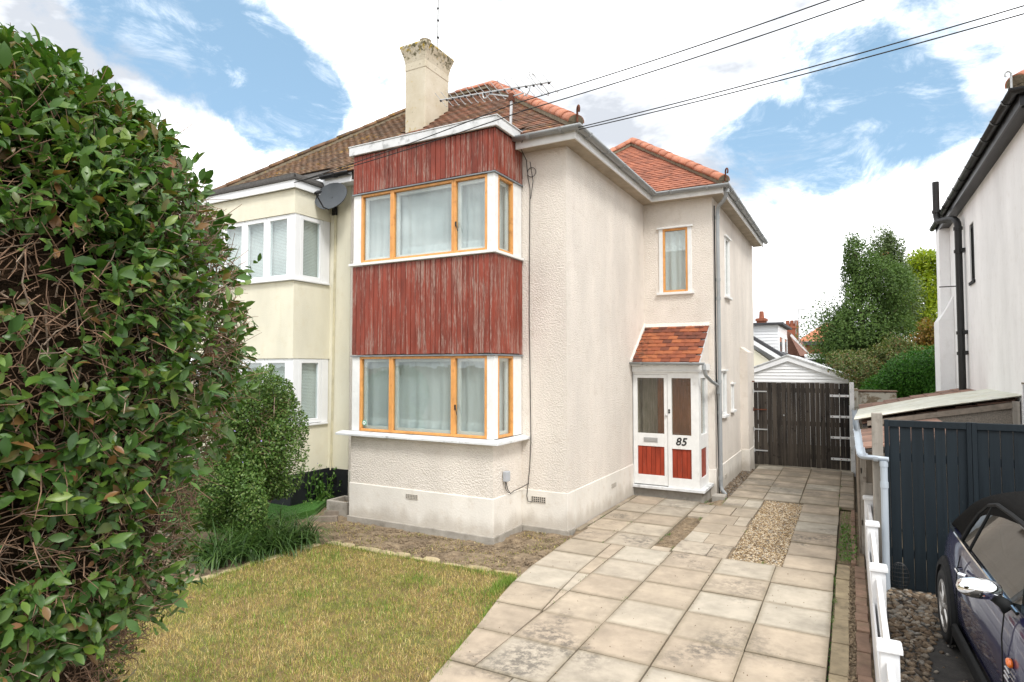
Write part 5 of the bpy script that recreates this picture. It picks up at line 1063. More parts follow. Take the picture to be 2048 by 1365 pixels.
# ---------------------------------------------------------------- houses beyond
def far_windows(parent, Y, rects, t=.09):
    for (a, b) in rects:
        p, q = atY(*a, Y), atY(*b, Y); f = MB(); frame_ring(f, 'y', Y - .06, p[0], q[0], q[2], p[2], t, 0, .05); W_ = f.build('window', 'white_upvc', parent); MB().box(p[0] + t * .8, q[0] - t * .8, Y - .04, Y - .03, q[2] + t * .8, p[2] - t * .8).build('pane', 'car_glass', W_)
def far_houses():
    D = thing('dormer_house', 'distant house with white boarded flat roof dormer and cream gable', 'house', (-4.5, 36, 0)); Y = 34.0
    p = lambda x, y: atY(x, y, Y); a, b, c = p(1490, 648), p(1556, 650), p(1556, 716)
    m = MB(); m.box(a[0] - 3, b[0], Y, Y + 5, c[2] - .6, b[2]); m.build('dormer', 'white_upvc', D); z = c[2] - .4
    while z < b[2] - .25:
        MB().prism([(a[0] - 2.9, Y - .035, z), (a[0] - 2.9, Y - .002, z), (a[0] - 2.9, Y - .002, z + .155), (a[0] - 2.9, Y - .012, z + .155)], (b[0] - a[0] + 2.9, 0, 0)).build('cladding_board', 'white_upvc', D); z += .16
    e = b[0]; sy = Y + 5
    r = MB(); r.box(a[0] - 3.2, e + .25, Y - .25, sy + .2, b[2] + .001, b[2] + .12); r.build('dormer_roof', 'slate', D)
    # right cheek faces the drive: windows in it
    def sidew(y0, y1, z0, z1):
        f = MB(); frame_ring(f, 'x', e + .05, y0, y1, z0, z1, .1, -.045, 0); W_ = f.build('window', 'white_upvc', D); MB().box(e + .01, e + .02, y0 + .08, y1 - .08, z0 + .08, z1 - .08).build('pane', 'car_glass', W_)
    zt = b[2]; sidew(Y + .2, Y + 1.9, zt - 1.75, zt - .5); sidew(Y + 3.0, Y + 4.6, zt - 1.75, zt - .5)
    g = MB(); q = [p(1460, 690), p(1512, 690), p(1560, 720)]; g.prism([(-16, Y - 1, -.1), (q[2][0] + .6, Y - 1, -.1), (q[2][0] + .6, Y - 1, 1.8), (q[1][0], Y - 1, q[1][2] - .25), (-9, Y - 1, q[1][2] - .25 + 1.0), (-16, Y - 1, 1.8)], (0, .8, 0)); g.build('gable_wall', 'cream_render', D)
    k = MB(); A, B_ = Vector((q[1][0] - 3.0, Y - 1.2, q[1][2] + 2.0)), Vector((q[2][0] + .4, Y - 1.2, q[2][2] - .25)); k.prism([A, B_, B_ + Vector((0, 0, .22)), A + Vector((0, 0, .22))], (0, .15, 0)); k.build('barge_board', 'white_upvc', D)
    k = MB(); k.prism([A + Vector((0, 0, .23)), B_ + Vector((0, 0, .23)), B_ + Vector((0, 0, .4)), A + Vector((0, 0, .4))], (0, 5.5, 0)); k.build('gable_roof', 'slate', D)
    def chimney(parent, px0, px1, ptop, pbase, Y2, pots, mat='brick_far'):
        u, v = atY(px0, ptop, Y2), atY(px1, pbase, Y2); m = MB(); m.box(u[0], v[0], Y2, Y2 + .7, v[2], u[2]); m.box(u[0] - .06, v[0] + .06, Y2 - .06, Y2 + .76, u[2] - .16, u[2] - .02); C = m.build('chimney', mat, parent)
        for f in pots:
            x = u[0] + (v[0] - u[0]) * f; MB().tube([(x, Y2 + .35, u[2]), (x, Y2 + .35, u[2] + .42)], [.15, .12], 10).build('chimney_pot', 'brick_far', C)
    chimney(D, 1513, 1531, 637, 660, 38.0, (.5,))
    K = thing('brown_roof_house', 'distant house with brown tiled roof, big chimney and half timbered gable', 'house', (-2, 46, 0)); Y2 = 46.0
    P = lambda x, y, Yq=Y2: Vector(atY(x, y, Yq))
    r = MB(); r.add([P(1578, 668), P(1586, 655, 50), P(1622, 712), P(1600, 712, 44)], [(0, 1, 2, 3)]); r.prism([P(1570, 660), P(1582, 668), P(1622, 716), P(1560, 716)], (0, 3, 0)); r.build('roof', 'roof_far', K)
    m = MB(); u, v = P(1575, 705), P(1618, 760); m.box(u[0] - 4, v[0] - .2, Y2 + .6, Y2 + 5, -.1, u[2] - .25); m.build('wall', 'cream_render', K)
    m = MB(); m.prism([P(1580, 672, 45.8), P(1583, 668, 45.8), P(1624, 714, 45.8), P(1620, 717, 45.8)], (0, .2, 0)); m.build('barge_board', 'white_old', K)
    d = MB(); u = P(1597, 716, 45.7); d.tube([P(1606, 700, 45.6), P(1598, 704, 45.6), P(1597, 712, 45.6), P(1596, 722, 45.6)], .09, 8); d.build('downpipe', 'roof_far', K)
    chimney(K, 1571, 1596, 653, 690, 47.0, (.15, .5, .85))
    a = thing('roof_antenna', 'distant television aerial on a tall mast above the brown roof house', 'antenna', tuple(P(1598, 680, 47))); m = MB(); m.tube([P(1598, 690, 47), P(1597, 620, 47)], .035, 6); m.tube([P(1592, 672, 47), P(1592, 625, 47)], .02, 6); m.build('mast', 'galv', a)
    m = MB(); m.tube([P(1574, 620, 47), P(1611, 619, 47)], .025, 5); m.tube([P(1581, 637, 47), P(1614, 638, 47)], .022, 5)
    for i in range(12):
        c = P(1575 + i * 3.1, 620, 47); m.tube([c + Vector((.1, -.25, 0)), c - Vector((.1, -.25, 0))], .014, 4)
    m.build('aerial_elements', 'galv', a)
    m = MB(); m.tube([P(1567, 665, 40), P(1566.5, 613, 40)], .03, 6); o = m.build('aerial_pole', 'galv'); tag(o, 'thin bare aerial pole above the distant dormer', 'pole')
    Q = thing('red_roof_house', 'distant brick house with orange tiled hip roof behind the dark tree', 'house', (4, 62, 0)); Y3 = 60.0; r = MB(); T = lambda x, y: Vector(atY(x, y, Y3)); e1, e2, t1, t2 = T(1593, 683), T(1700, 683), T(1648, 640), T(1690, 640)
    r.add([e1, e2, t2 + Vector((0, 4, 0)), t1 + Vector((0, 4, 0)), e1 + Vector((0, 8, 0))], [(0, 1, 2, 3), (0, 3, 4)]); r.build('roof', 'roof_far_red', Q)
    m = MB(); m.box(e1[0] + .4, e2[0] - .4, Y3 + .4, Y3 + 8, -.1, e1[2] - .3); m.build('wall', 'brick_far', Q); m = MB(); m.box(e1[0], e2[0], Y3 - .02, Y3 + .4, e1[2] - .35, e1[2] - .03); m.build('fascia', 'slate', Q)
    V = thing('caravan', 'white caravan roof peeping over the garage', 'caravan', (-1, 30, 0)); Yc = 30.0; u, v = Vector(atY(1602, 708, Yc)), Vector(atY(1650, 727, Yc)); m = MB()
    n = 8; m.loft([[(u[0] - .3 + (v[0] - u[0] + .8) * i / n, y, v[2] - .9 + (u[2] - v[2] + .9) * (math.sin(math.pi * (.12 + .76 * i / n)) if q else 0)) for i in range(n + 1) for q in (1,)] + [(v[0] + .5, y, .4), (u[0] - .3, y, .4)] for y in (Yc, Yc + 2.2)]); m.build('body', 'white_upvc', V)
    w = MB(); a_, b_ = Vector(atY(1612, 719, Yc)), Vector(atY(1645, 729, Yc)); w.box(a_[0], b_[0], Yc - .03, Yc - .003, b_[2], a_[2]); w.build('window', 'dark', V); w = MB(); w.tube([Vector(atY(1608, 712, Yc)) + Vector((0, .4, 0)), Vector(atY(1640, 710, Yc)) + Vector((0, .4, 0))], .08, 6); w.build('roof_rail', 'white_upvc', V)
far_houses()
# ---------------------------------------------------------------- aerials and wires on the house
def antenna():
    A = thing('tv_antenna', 'long television aerial on a short mast above the bay roof', 'antenna', (-4.75, 8.55, 6.2)); c = Vector((-4.62, 8.25, 0)); Yb = 8.25
    top = Vector(atY(1023, 190, Yb)); bot = Vector(atY(1021, 256, Yb)); m = MB(); m.tube([bot - Vector((0, 0, .12)), top], .022, 8); m.build('mast', 'galv', A)
    a, b = Vector(atY(880, 201, Yb + .25)), Vector(atY(1103, 164, Yb - .15)); m = MB(); d = (b - a); m.tube([a, b], .013, 6); m.build('boom', 'galv', A)
    dn = d.normalized(); e = (dn.cross(Vector((0, 0, 1))).normalized() * .45 + Vector((-.42, 0, .72))).normalized(); el = MB(); n = 17
    for i in range(n):
        p = a + d * (.01 + .97 * i / (n - 1)); l = .15 + .055 * i / n; el.tube([p + e * l, p, p - e * l], .0055, 4); el.tube([p - e * l * .9, p - e * l * .9 + dn * .03], .0055, 4)
        k = MB().box(p.x - .014, p.x + .014, p.y - .014, p.y + .014, p.z - .028, p.z - .004); k.build('insulator', 'black_plastic', A)
    lp = a + d * .90; el.tube([lp + e * .22 * math.sin(t) + dn * .05 * math.cos(t) for t in [2 * math.pi * j / 16 for j in range(17)]], .007, 5)
    el.build('aerial_elements', 'galv', A)
    br = MB(); p1, p2 = a + d * .42, a + d * .83; lowc = Vector((top.x, top.y, top.z - .03)); br.tube(arc(p1, p1 - Vector((0, 0, .16)), p1 + (lowc - p1) * .25, 5) + [lowc, lowc + (p2 - lowc) * .72 - Vector((0, 0, .06))] + arc(p2 - Vector((.1, 0, .14)), p2 - Vector((0, 0, .12)), p2, 5), .012, 6); br.build('cradle', 'galv', A)
    q = MB(); q.box(top.x - .035, top.x + .035, top.y - .04, top.y + .04, top.z - .10, top.z + .01); q.build('clamp', 'rust', A)
    B = thing('chimney_antenna', 'tall grey aerial mast fixed to the rendered chimney', 'antenna', (-6.98, 9.95, 8.3)); m = MB(); b0, t0 = Vector(atY(874, 105, 9.98)), Vector(atY(878, -60, 9.98)); m.tube([b0 - Vector((0, 0, .3)), t0], .02, 8); m.build('mast', 'galv', B)
    for y in (18, 42, 76):
        p = Vector(atY(876, y, 9.98)); m = MB(); m.tube([p - Vector((0, 0, .015)), p + Vector((0, 0, .015))], .026, 8); m.build('tape_band', 'black_plastic', B)
    m = MB(); p, q = Vector(atY(800, -22, 9.9)), Vector(atY(960, -40, 9.9)); m.tube([p, q], .013, 6)
    for i in range(9):
        c = p + (q - p) * i / 8; m.tube([c + Vector((-.12, .05, .17)), c - Vector((-.12, .05, .17))], .006, 4)
    m.build('aerial_elements', 'galv', B)
antenna()
def wires():
    def wire(pts, label, r=.007):
        P = [Vector(p) for p in pts]; out = []
        for a, b in zip(P, P[1:]):
            n = 14; L = (b - a).length
            for i in range(n + (b == P[-1])):
                t = i / n; out.append(a.lerp(b, t) - Vector((0, 0, L * .008 * 4 * t * (1 - t))))
        o = MB().tube(out, r, 5).build('overhead_wire', 'cable'); tag(o, label, 'wire', 'overhead wires')
    hook = atY(588, 366, 7.10)
    wire([hook, atY(1028, 208, 6.95), atY(1660, 0, 6.6), atY(2600, -309, 6.2)], 'upper overhead telephone wire passing over the bay roof to the cream house')
    wire([hook, atY(1050, 221, 7.0), atY(1730, 0, 6.6), atY(2600, -283, 6.2)], 'lower overhead telephone wire passing along the bay fascia to the cream house')
    c = (-3.17, 7.66, 5.53)
    wire([c, atY(2048, 12, 7.2), atY(2900, -237, 6.8)], 'upper overhead wire from the gutter corner of the beige house'); wire([(-3.16, 7.66, 5.50), atY(2048, 28, 7.1), atY(2900, -212, 6.7)], 'lower overhead wire from the gutter corner of the beige house')
wires()
# ---------------------------------------------------------------- parked convertible
def car():
    R = thing('parked_car', 'dark blue convertible car with black fabric roof on the pebbled drive', 'car', (.66, 6.46, -.03))
    x0, yr = 1.50, 7.06                       # centre line and rear end; the nose points towards the street
    def T(x, s, z): return (x0 + x, yr - s, z - .03)
    prof = [(0.0, .55, .42, .72), (.05, .68, .32, .82), (.16, .765, .24, .90), (.35, .805, .20, .945), (.6, .822, .19, .955), (.95, .826, .18, .95), (1.4, .828, .18, .942), (1.9, .828, .18, .935), (2.4, .826, .18, .93), (2.72, .822, .18, .925), (2.95, .815, .19, .90), (3.2, .795, .20, .86), (3.42, .745, .23, .80), (3.56, .66, .29, .72), (3.63, .52, .36, .62)]
    loops = []
    for s, w, zb, zt in prof:
        h = zt - zb; half = [(0, zb), (w * .80, zb), (w * .955, zb + h * .06), (w * .985, zb + h * .22), (w, zb + h * .5), (w * .992, zb + h * .68), (w * .962, zb + h * .86), (w * .915, zb + h * .955), (w * .84, zt), (w * .45, zt + .022), (0, zt + .03)]
        loops.append([T(a, s, b) for a, b in half] + [T(-a, s, b) for a, b in half[-2:0:-1]])
    b = MB().loft(loops); B = b.build('body', 'car_paint', R, smooth=True); md = B.modifiers.new('sub', 'SUBSURF'); md.levels = 1; md.render_levels = 2
    for sx in (-1, 1): MB().prism([T(sx * .80, .92, .15), T(sx * .842, .92, .17), T(sx * .846, .92, .28), T(sx * .82, .92, .30)], (0, -1.80, 0)).build('sill_trim', 'trim_black', R, bevel=.01)
    for s in (.60, 3.065):
        for sx in (-1, 1):
            fl = MB(); K = 20; st = []
            for k in range(K + 1):
                a = rad(-8 + 196 * k / K); c, sn = math.cos(a), math.sin(a); st.append([T(sx * q, s + c * r, .30 + sn * r) for q, r in ((.79, .325), (.852, .33), (.850, .372), (.826, .405), (.79, .405))])
            fl.loft(st); fl.build('arch_flare', 'trim_black', R, smooth=False)
            d = MB(); d.add([T(sx * .834, s + .332 * math.cos(a), .30 + .332 * math.sin(a)) for a in [2 * math.pi * j / 28 for j in range(28)]] , [tuple(range(28))]); dd = d.build('arch_shade_disc', 'dark', R)  # flat black disc on the body side, painted in place of a shaded recess
            W_ = MB(); K = 36; lp = []
            for q, r in ((.70, .20), (.70, .275), (.72, .295), (.835, .295), (.852, .283), (.856, .25), (.848, .215), (.835, .20)): lp.append([T(sx * q, s + r * math.cos(a), .295 + r * math.sin(a)) for a in [2 * math.pi * j / K for j in range(K)]])
            W_.loft(lp, cap=False); Wh = W_.build('wheel', 'tyre', R, smooth=True)
            rm = MB(); lp = []
            for q, r in ((.836, .216), (.850, .212), (.850, .192), (.838, .188)): lp.append([T(sx * q, s + r * math.cos(a), .295 + r * math.sin(a)) for a in [2 * math.pi * j / K for j in range(K)]])
            rm.loft(lp, cap=False)
            for k in range(7):
                a = 2 * math.pi * k / 7 + .2; ca, sa = math.cos(a), math.sin(a); pr = []
                for r, hw, q in ((.03, .022, .852), (.12, .016, .848), (.195, .024, .846)):
                    pr.append([T(sx * qq, s + r * ca + e * hw * -sa, .295 + r * sa + e * hw * ca) for e, qq in ((-1, q - .02), (-.6, q), (.6, q), (1, q - .02))])
                rm.loft(pr)
            rm.tube([T(sx * .82, s, .295), T(sx * .856, s, .295), T(sx * .86, s, .295)], [.045, .042, .03], 16); rm.build('rim', 'alloy', Wh, smooth=False)
            bk = MB(); bk.add([T(sx * .8375, s + .2 * math.cos(a), .295 + .2 * math.sin(a)) for a in [2 * math.pi * j / 28 for j in range(28)]], [tuple(range(28))]); bk.build('spoke_shade_disc', 'dark', Wh)  # black backing disc, its colour stands for the shade behind the spokes
    # soft top
    st = [(.28, .70, .945, .955), (.40, .725, .96, 1.06), (.58, .715, .985, 1.20), (.80, .725, .985, 1.33), (1.0, .725, .985, 1.385), (1.12, .70, 1.06, 1.398), (1.30, .645, 1.25, 1.408), (1.7, .618, 1.325, 1.410), (2.05, .612, 1.335, 1.395), (2.28, .60, 1.335, 1.365)]; lp = []
    for s, w, zr, zt in st:
        d = zt - zr; half = [(w * 1.01, zr - .03), (w, zr), (w * .965, zr + d * .45), (w * .86, zr + d * .80), (w * .5, zt - .004), (0, zt)]; lp.append([T(a, s, z) for a, z in half] + [T(-a, s, z) for a, z in half[-2::-1]])
    m = MB().loft(lp, closed=False); q = m.build('soft_top', 'fabric_black', R, smooth=True); md = q.modifiers.new('sub', 'SUBSURF'); md.levels = 1; md.render_levels = 2; md = q.modifiers.new('solid', 'SOLIDIFY'); md.thickness = -.012
    for sx in (-1, 1):
        def pn(s, t): return T(sx * (.775 - .155 * t), s, .948 + .388 * t)          # belt to roof rail
        w = MB(); w.add([pn(1.30, .0), pn(2.62, .0), pn(2.22, .97), pn(1.46, .96), pn(1.36, .88)], [(0, 1, 2, 3, 4)]); w.build('side_window', 'car_glass', R, label=None)
        fr = MB(); up = [pn(1.02, .0), pn(1.06, .32), pn(1.14, .64), pn(1.27, .88), pn(1.45, .985), pn(1.8, 1.0), pn(2.24, .995)]; fr.tube(up, .017, 6); fr.tube([pn(1.30, 0), pn(1.36, .90)], .011, 6); fr.build('window_seal', 'trim_black', R)
        w = MB(); w.add([pn(1.03, .0), pn(1.30, .0), pn(1.36, .88), pn(1.15, .62), pn(1.07, .32)], [(0, 1, 2, 3, 4)]); w.build('quarter_window', 'car_glass', R)
        ap = MB(); ap.loft([[T(sx * (.76 + e), s + f, z) for e, f in ((-.03, -.03), (.012, -.018), (.012, .018), (-.03, .03))] for s, z in ((2.76, .88),)] + [[T(sx * (.605 + e), s + f, z) for e, f in ((-.03, -.03), (.018, -.02), (.018, .03), (-.03, .035))] for s, z in ((2.22, 1.365),)]); ap.build('windscreen_pillar', 'trim_black', R, bevel=.006)
        ch = MB(); ch.tube([T(sx * w_, s, z) for s, w_, z in ((.30, .735, .955), (.5, .765, .966), (.8, .783, .962), (1.4, .790, .953), (2.0, .790, .946), (2.6, .787, .94))], .011, 6); ch.build('belt_trim', 'chrome', R)
        dr = MB(); dr.tube([T(sx * .815, 1.20, .88), T(sx * .833, 1.16, .75), T(sx * .835, 1.12, .55), T(sx * .826, 1.10, .32)], .004, 4); dr.tube([T(sx * .805, 2.42, .905), T(sx * .832, 2.46, .75), T(sx * .835, 2.48, .55), T(sx * .826, 2.46, .32)], .004, 4); dr.build('door_seam', 'dark', R)
        h = MB(); h.tube([T(sx * .822, 1.27, .80), T(sx * .856, 1.30, .80), T(sx * .858, 1.42, .80), T(sx * .824, 1.46, .80)], .014, 8); h.build('door_handle', 'chrome', R)
        # mirror: chrome shell on a black arm
        mc = Vector(T(sx * .925, 2.42, 1.005)); mm = MB(); lp = []
        for k in range(9):
            t = math.pi * k / 8; r = math.sin(t) ** .7; lp.append([mc + Vector((sx * .115 * -math.cos(t), -.058 * r * math.cos(a) * (1.35 if math.cos(a) > 0 else .55), .062 * r * math.sin(a))) for a in [2 * math.pi * j / 16 for j in range(16)]])
        mm.loft(lp); mm.build('door_mirror', 'chrome', R, smooth=True)
        ar = MB(); ar.tube([mc - Vector((sx * .06, -.01, .04)), Vector(T(sx * .82, 2.45, .945)), Vector(T(sx * .79, 2.46, .915))], [.026, .034, .045], 10); ar.build('mirror_arm', 'trim_black', R, smooth=True)
        sr = MB(); c = Vector(T(sx * .829, 2.60, .66)); sr.loft([[c + Vector((sx * d, -.036 * r * math.cos(a), .026 * r * math.sin(a))) for a in [2 * math.pi * j / 14 for j in range(14)]] for r, d in ((1, -.01), (1, .006), (.7, .014), (.2, .017))]); sr.build('side_repeater', 'amber', R, smooth=True)
        sc_ = MB()
        for k in range(3): sc_.tube([T(sx * .832, 2.53 - .012 * k, .61 - .03 * k), T(sx * .832, 2.63 - .012 * k, .61 - .03 * k)], .007, 6)
        sc_.build('side_grille', 'chrome', R)
        hl = MB(); c = Vector(T(sx * .60, 3.36, .76)); hl.loft([[c + Vector((.12 * r * math.cos(a), -d - .02 * math.sin(a), .105 * r * math.sin(a))) for a in [2 * math.pi * j / 18 for j in range(18)]] for r, d in ((1, -.06), (1, .08), (.8, .12), (.2, .15))]); hl.build('headlight', 'chrome', R, smooth=True)
        tl = MB(); tl.box(*sorted((x0 + sx * .50, x0 + sx * .60)), yr - .14, yr - .012, .56, .76); tl.build('tail_light', 'amber', R, bevel=.02)
    ws = MB(); ws.add([T(-.74, 2.70, .945), T(.74, 2.70, .945), T(.585, 2.25, 1.36), T(-.585, 2.25, 1.36)], [(0, 1, 2, 3)]); ws.build('windscreen', 'car_glass', R); hd = MB(); hd.tube([T(-.60, 2.24, 1.365), T(0, 2.28, 1.39), T(.60, 2.24, 1.365)], .022, 8); hd.build('windscreen_header', 'trim_black', R)
    it = MB(); it.box(x0 - .70, x0 + .70, yr - 2.6, yr - .9, .50, .935); it.build('cabin_floor', 'dark', R)
    for sx in (-.36, .36):
        se = MB(); se.prism([T(sx - .22, 1.55, .90), T(sx - .22, 1.30, 1.16), T(sx - .22, 1.20, 1.16), T(sx - .22, 1.35, .90)], (.44, 0, 0)); se.box(x0 + sx - .11, x0 + sx + .11, yr - 1.27, yr - 1.17, 1.13, 1.28); se.build('seat', 'seat', R, bevel=.03)
    fb = MB(); fb.prism([T(-.62, 3.57, .22), T(-.62, 3.64, .26), T(-.62, 3.645, .42), T(-.62, 3.57, .45)], (1.24, 0, 0)); fb.build('front_bumper', 'trim_black', R, bevel=.02)
    gr = MB()
    for k in range(5): gr.tube([T(-.38, 3.60, .50 + .03 * k), T(0, 3.645 - .01 * k, .50 + .03 * k), T(.38, 3.60, .50 + .03 * k)], .008, 6)
    gr.build('front_grille', 'chrome', R)
    pl = MB(); pl.box(x0 - .26, x0 + .26, yr + .0, yr + .012, .46, .57); pl.build('rear_bumper_plate', 'trim_black', R)
    R.rotation_euler = (0, 0, rad(2.3))
car()
# ---------------------------------------------------------------- planting
def noise3(P, f, seed):                        # cheap smooth pseudo-noise for uneven outlines, about -1..1
    g = np.random.default_rng(seed); out = np.zeros(len(P))
    for k in range(7):
        d = g.normal(size=3); d /= np.linalg.norm(d); out += np.sin(P @ d * f * g.uniform(.6, 1.7) + g.uniform(0, 6.28))
    return out / 2.6
def big_hedge():
    H = thing('tall_hedge', 'tall overgrown evergreen hedge with bare brown twig patches near the lawn', 'hedge', (-2.6, .72, 0)); g = np.random.default_rng(5)
    C0, C1 = np.array([-2.19, .71]), np.array([-3.5, .71]); zs = [-.05, .5, 1.28, 1.66, 2.0, 2.2, 2.4, 2.62, 2.82, 2.98, 3.08, 3.15, 3.19]; rs = [.20, .28, .46, .65, .73, .79, .82, .79, .70, .57, .43, .28, .05]
    def surf(n, zlo=.5):
        z = g.uniform(zlo, 3.19, n); top = g.random(n) < .16; z = np.where(top, 3.19 - .5 * g.random(n) ** 2, z); r = np.interp(z, zs, rs); a = g.random(n) * 2 * math.pi; t = np.where(np.cos(a) > 0, 0.0, g.random(n))
        c = C0[None] + (C1 - C0)[None] * t[:, None]; nx, ny = np.cos(a), np.sin(a); dr = np.interp(z + .05, zs, rs) - np.interp(z - .05, zs, rs)
        N = np.stack([nx, ny, -dr / .1], 1); N /= np.linalg.norm(N, axis=1, keepdims=True); return np.stack([c[:, 0] + r * nx, c[:, 1] + r * ny, z], 1), N
    # dark woody heart so that the far side does not show through
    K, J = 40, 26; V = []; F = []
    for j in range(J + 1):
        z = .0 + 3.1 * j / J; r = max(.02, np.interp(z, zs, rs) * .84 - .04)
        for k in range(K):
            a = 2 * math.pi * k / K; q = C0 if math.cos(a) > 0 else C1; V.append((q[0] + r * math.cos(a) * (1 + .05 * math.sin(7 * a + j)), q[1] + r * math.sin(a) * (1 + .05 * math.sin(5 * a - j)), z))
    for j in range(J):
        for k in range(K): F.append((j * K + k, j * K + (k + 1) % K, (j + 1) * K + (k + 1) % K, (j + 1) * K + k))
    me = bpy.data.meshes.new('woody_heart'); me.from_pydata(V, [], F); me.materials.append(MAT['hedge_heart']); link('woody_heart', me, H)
    camp = np.array([0, 0, CAM_H])
    # twigs: a tangle in the outer shell
    def twigs(n, depth, lo, hi, r0, mat, name, sp=.9):
        P, N = surf(n); vis = ((camp - P) * N).sum(1) > -.5; P, N = P[vis], N[vis]; m = len(P); P = P - N * g.uniform(*depth, m)[:, None]
        D = N * g.uniform(.1, 1.0, m)[:, None] + rdirs(m, g) * sp; D[:, 2] += .25; D /= np.linalg.norm(D, axis=1, keepdims=True); L = lo + (hi - lo) * g.random(m) ** 2
        mid = P + D * (L * .5)[:, None] + rdirs(m, g) * (L * .10)[:, None]; E = mid + (D + rdirs(m, g) * .45) * (L * .5)[:, None]; r = r0 * g.uniform(.6, 1.3, m)
        link(name, twig_mesh(name, np.vstack([P, mid]), np.vstack([mid, E]), np.concatenate([r, r * .75]), np.concatenate([r * .75, r * .4]), mat), H, kind='stuff')
    twigs(26000, (.04, .16), .04, .12, .0017, 'twig', 'brown_twigs', 1.2); twigs(4500, (.08, .17), .06, .17, .0024, 'twig_grey', 'grey_twigs', 1.2); twigs(14000, (.04, .12), .02, .07, .0014, 'twig', 'fine_twigs', 1.2)
    b = MB(); gg = random.Random(3)
    for i in range(16):
        x = gg.uniform(-3.5, -2.0); y = gg.uniform(.5, .95); pts = [(x, y, -.05)]; z = 0
        while z < 2.3: z += .3; x += gg.uniform(-.09, .09); y += gg.uniform(-.08, .08) + (-.03 if z > 1 else 0); pts.append((x, y, z))
        b.tube(pts, [.022 - .0016 * k for k in range(len(pts))], 6)
    for i in range(10):
        x, y = gg.uniform(-2.4, -2.05), gg.uniform(.2, .5); pts = [(x, y, .2)]; z = .2
        for k in range(6): z += gg.uniform(.12, .25); x += gg.uniform(-.05, .10); y += gg.uniform(-.08, .04); pts.append((x, y, z))
        b.tube(pts, [.014 - .0015 * k for k in range(7)], 5)
    b.build('stem', 'twig_grey', H, smooth=True)
    # leaves in sprays of three to six
    P, N = surf(54000, .8); vz = ((camp - P) * N).sum(1) > -.9; P, N = P[vz], N[vz]; cov = noise3(P, 3.6, 12) + .55 * noise3(P, 8.0, 13); zz = P[:, 2]
    bare = .75 * np.exp(-((zz - 2.62) / .26) ** 2) + .45 * np.exp(-((zz - 1.95) / .22) ** 2) + .25 * np.exp(-((zz - 1.45) / .15) ** 2) - .9 * (zz > 2.9) - .25 * (zz < 1.7)
    keep = (cov - bare + g.normal(0, .45, len(P))) > .27; P, N = P[keep], N[keep]
    LP, LD, LU, LS = [], [], [], []
    for p, n in zip(P, N):
        k = g.integers(3, 7); sh = n * g.uniform(.25, .9) + rdirs(1, g)[0] * .7 + np.array([0, 0, .55]); sh /= np.linalg.norm(sh); base = p - n * (.03 + .11 * g.random()); s = g.uniform(.6, 1.25)
        for q in range(k):
            d = sh * g.uniform(.1, .8) + rdirs(1, g)[0] * .85 + n * .25; LP.append(base + sh * (.014 * q)); LD.append(d); LU.append(n * .8 + rdirs(1, g)[0] * .5 + np.array([0, 0, .6])); LS.append(.041 * s * g.uniform(.6, 1.2))
    LP, LD, LU, LS = map(np.array, (LP, LD, LU, LS)); Rm = frames(LD, LU)
    V, F = scatter(LEAF_T, LEAF_TRI, LP, Rm, LS)
    # the 300 largest in view are single leaves
    dist = np.linalg.norm(LP - camp, axis=1); fwd = np.array([-math.sin(YAW), math.cos(YAW), 0]); rt = np.array([math.cos(YAW), math.sin(YAW), 0]); dep = (LP - camp) @ fwd; sx = ((LP - camp) @ rt) / dep * FPX + 1024; facing = np.abs((Rm[:, :, 2] * ((camp - LP) / dist[:, None])).sum(1))
    score = LS / dep * (facing > .55) * (sx > 10) * (sx < 560) * (dep > .5) * np.where(np.abs((LP[:, 2] - CAM_H) / dep) < .55, 1, 0); top = np.argsort(-score)[:300]; mask = np.ones(len(LP), bool); mask[top] = False; idx = np.where(mask)[0]
    Vk = V.reshape(-1, 11, 3)[idx].reshape(-1, 3); Fk = (np.array(LEAF_TRI)[None] + (np.arange(len(idx)) * 11)[:, None, None]).reshape(-1, 3); link('foliage', np_mesh('foliage', Vk, Fk, 'hedge_leaf', True), H, kind='stuff')
    lm = np_mesh('leaf', LEAF_T, LEAF_TRI, 'hedge_leaf', True)
    for i in top:
        M = Matrix([list(r) for r in Rm[i]]); e = M.to_euler(); s = float(LS[i]); link('leaf', lm, H, LP[i], (e[0], e[1], e[2]), scale=(s, s, s))
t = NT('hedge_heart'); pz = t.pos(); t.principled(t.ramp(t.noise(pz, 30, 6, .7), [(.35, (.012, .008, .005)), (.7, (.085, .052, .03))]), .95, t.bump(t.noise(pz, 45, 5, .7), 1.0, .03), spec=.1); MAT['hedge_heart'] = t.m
big_hedge()

def clump_leaves(P, out, size, mat, name, parent, seed, droop=.0, T=SMALL_T, TF=SMALL_TRI, jit=.9, kind='stuff'):
    g = np.random.default_rng(seed); n = len(P); D = out * .5 + rdirs(n, g) * jit; D[:, 2] += .15 - droop; U = out * .6 + rdirs(n, g) * .6 + np.array([0, 0, .7]); V, F = scatter(T, TF, P, frames(D, U), size * g.uniform(.6, 1.3, n)); return link(name, np_mesh(name, V, F, mat, len(TF) > 6), parent, kind=kind)
def blob_points(n, c, r, seed, f=3.0, amp=.16, shell=.55, gaps=-.55):
    g = np.random.default_rng(seed); c = np.array(c); r = np.array(r); D = rdirs(n, g); rr = 1 - shell * g.random(n) ** 1.6; un = noise3(D, f, seed + 1); P = D * (rr * (1 + amp * un))[:, None] * r + c; keep = noise3(P, 2.6 / r.mean(), seed + 2) + .6 * noise3(P, 6.0 / r.mean(), seed + 3) > gaps; return P[keep], (D / r / np.linalg.norm(D / r, axis=1, keepdims=True))[keep]
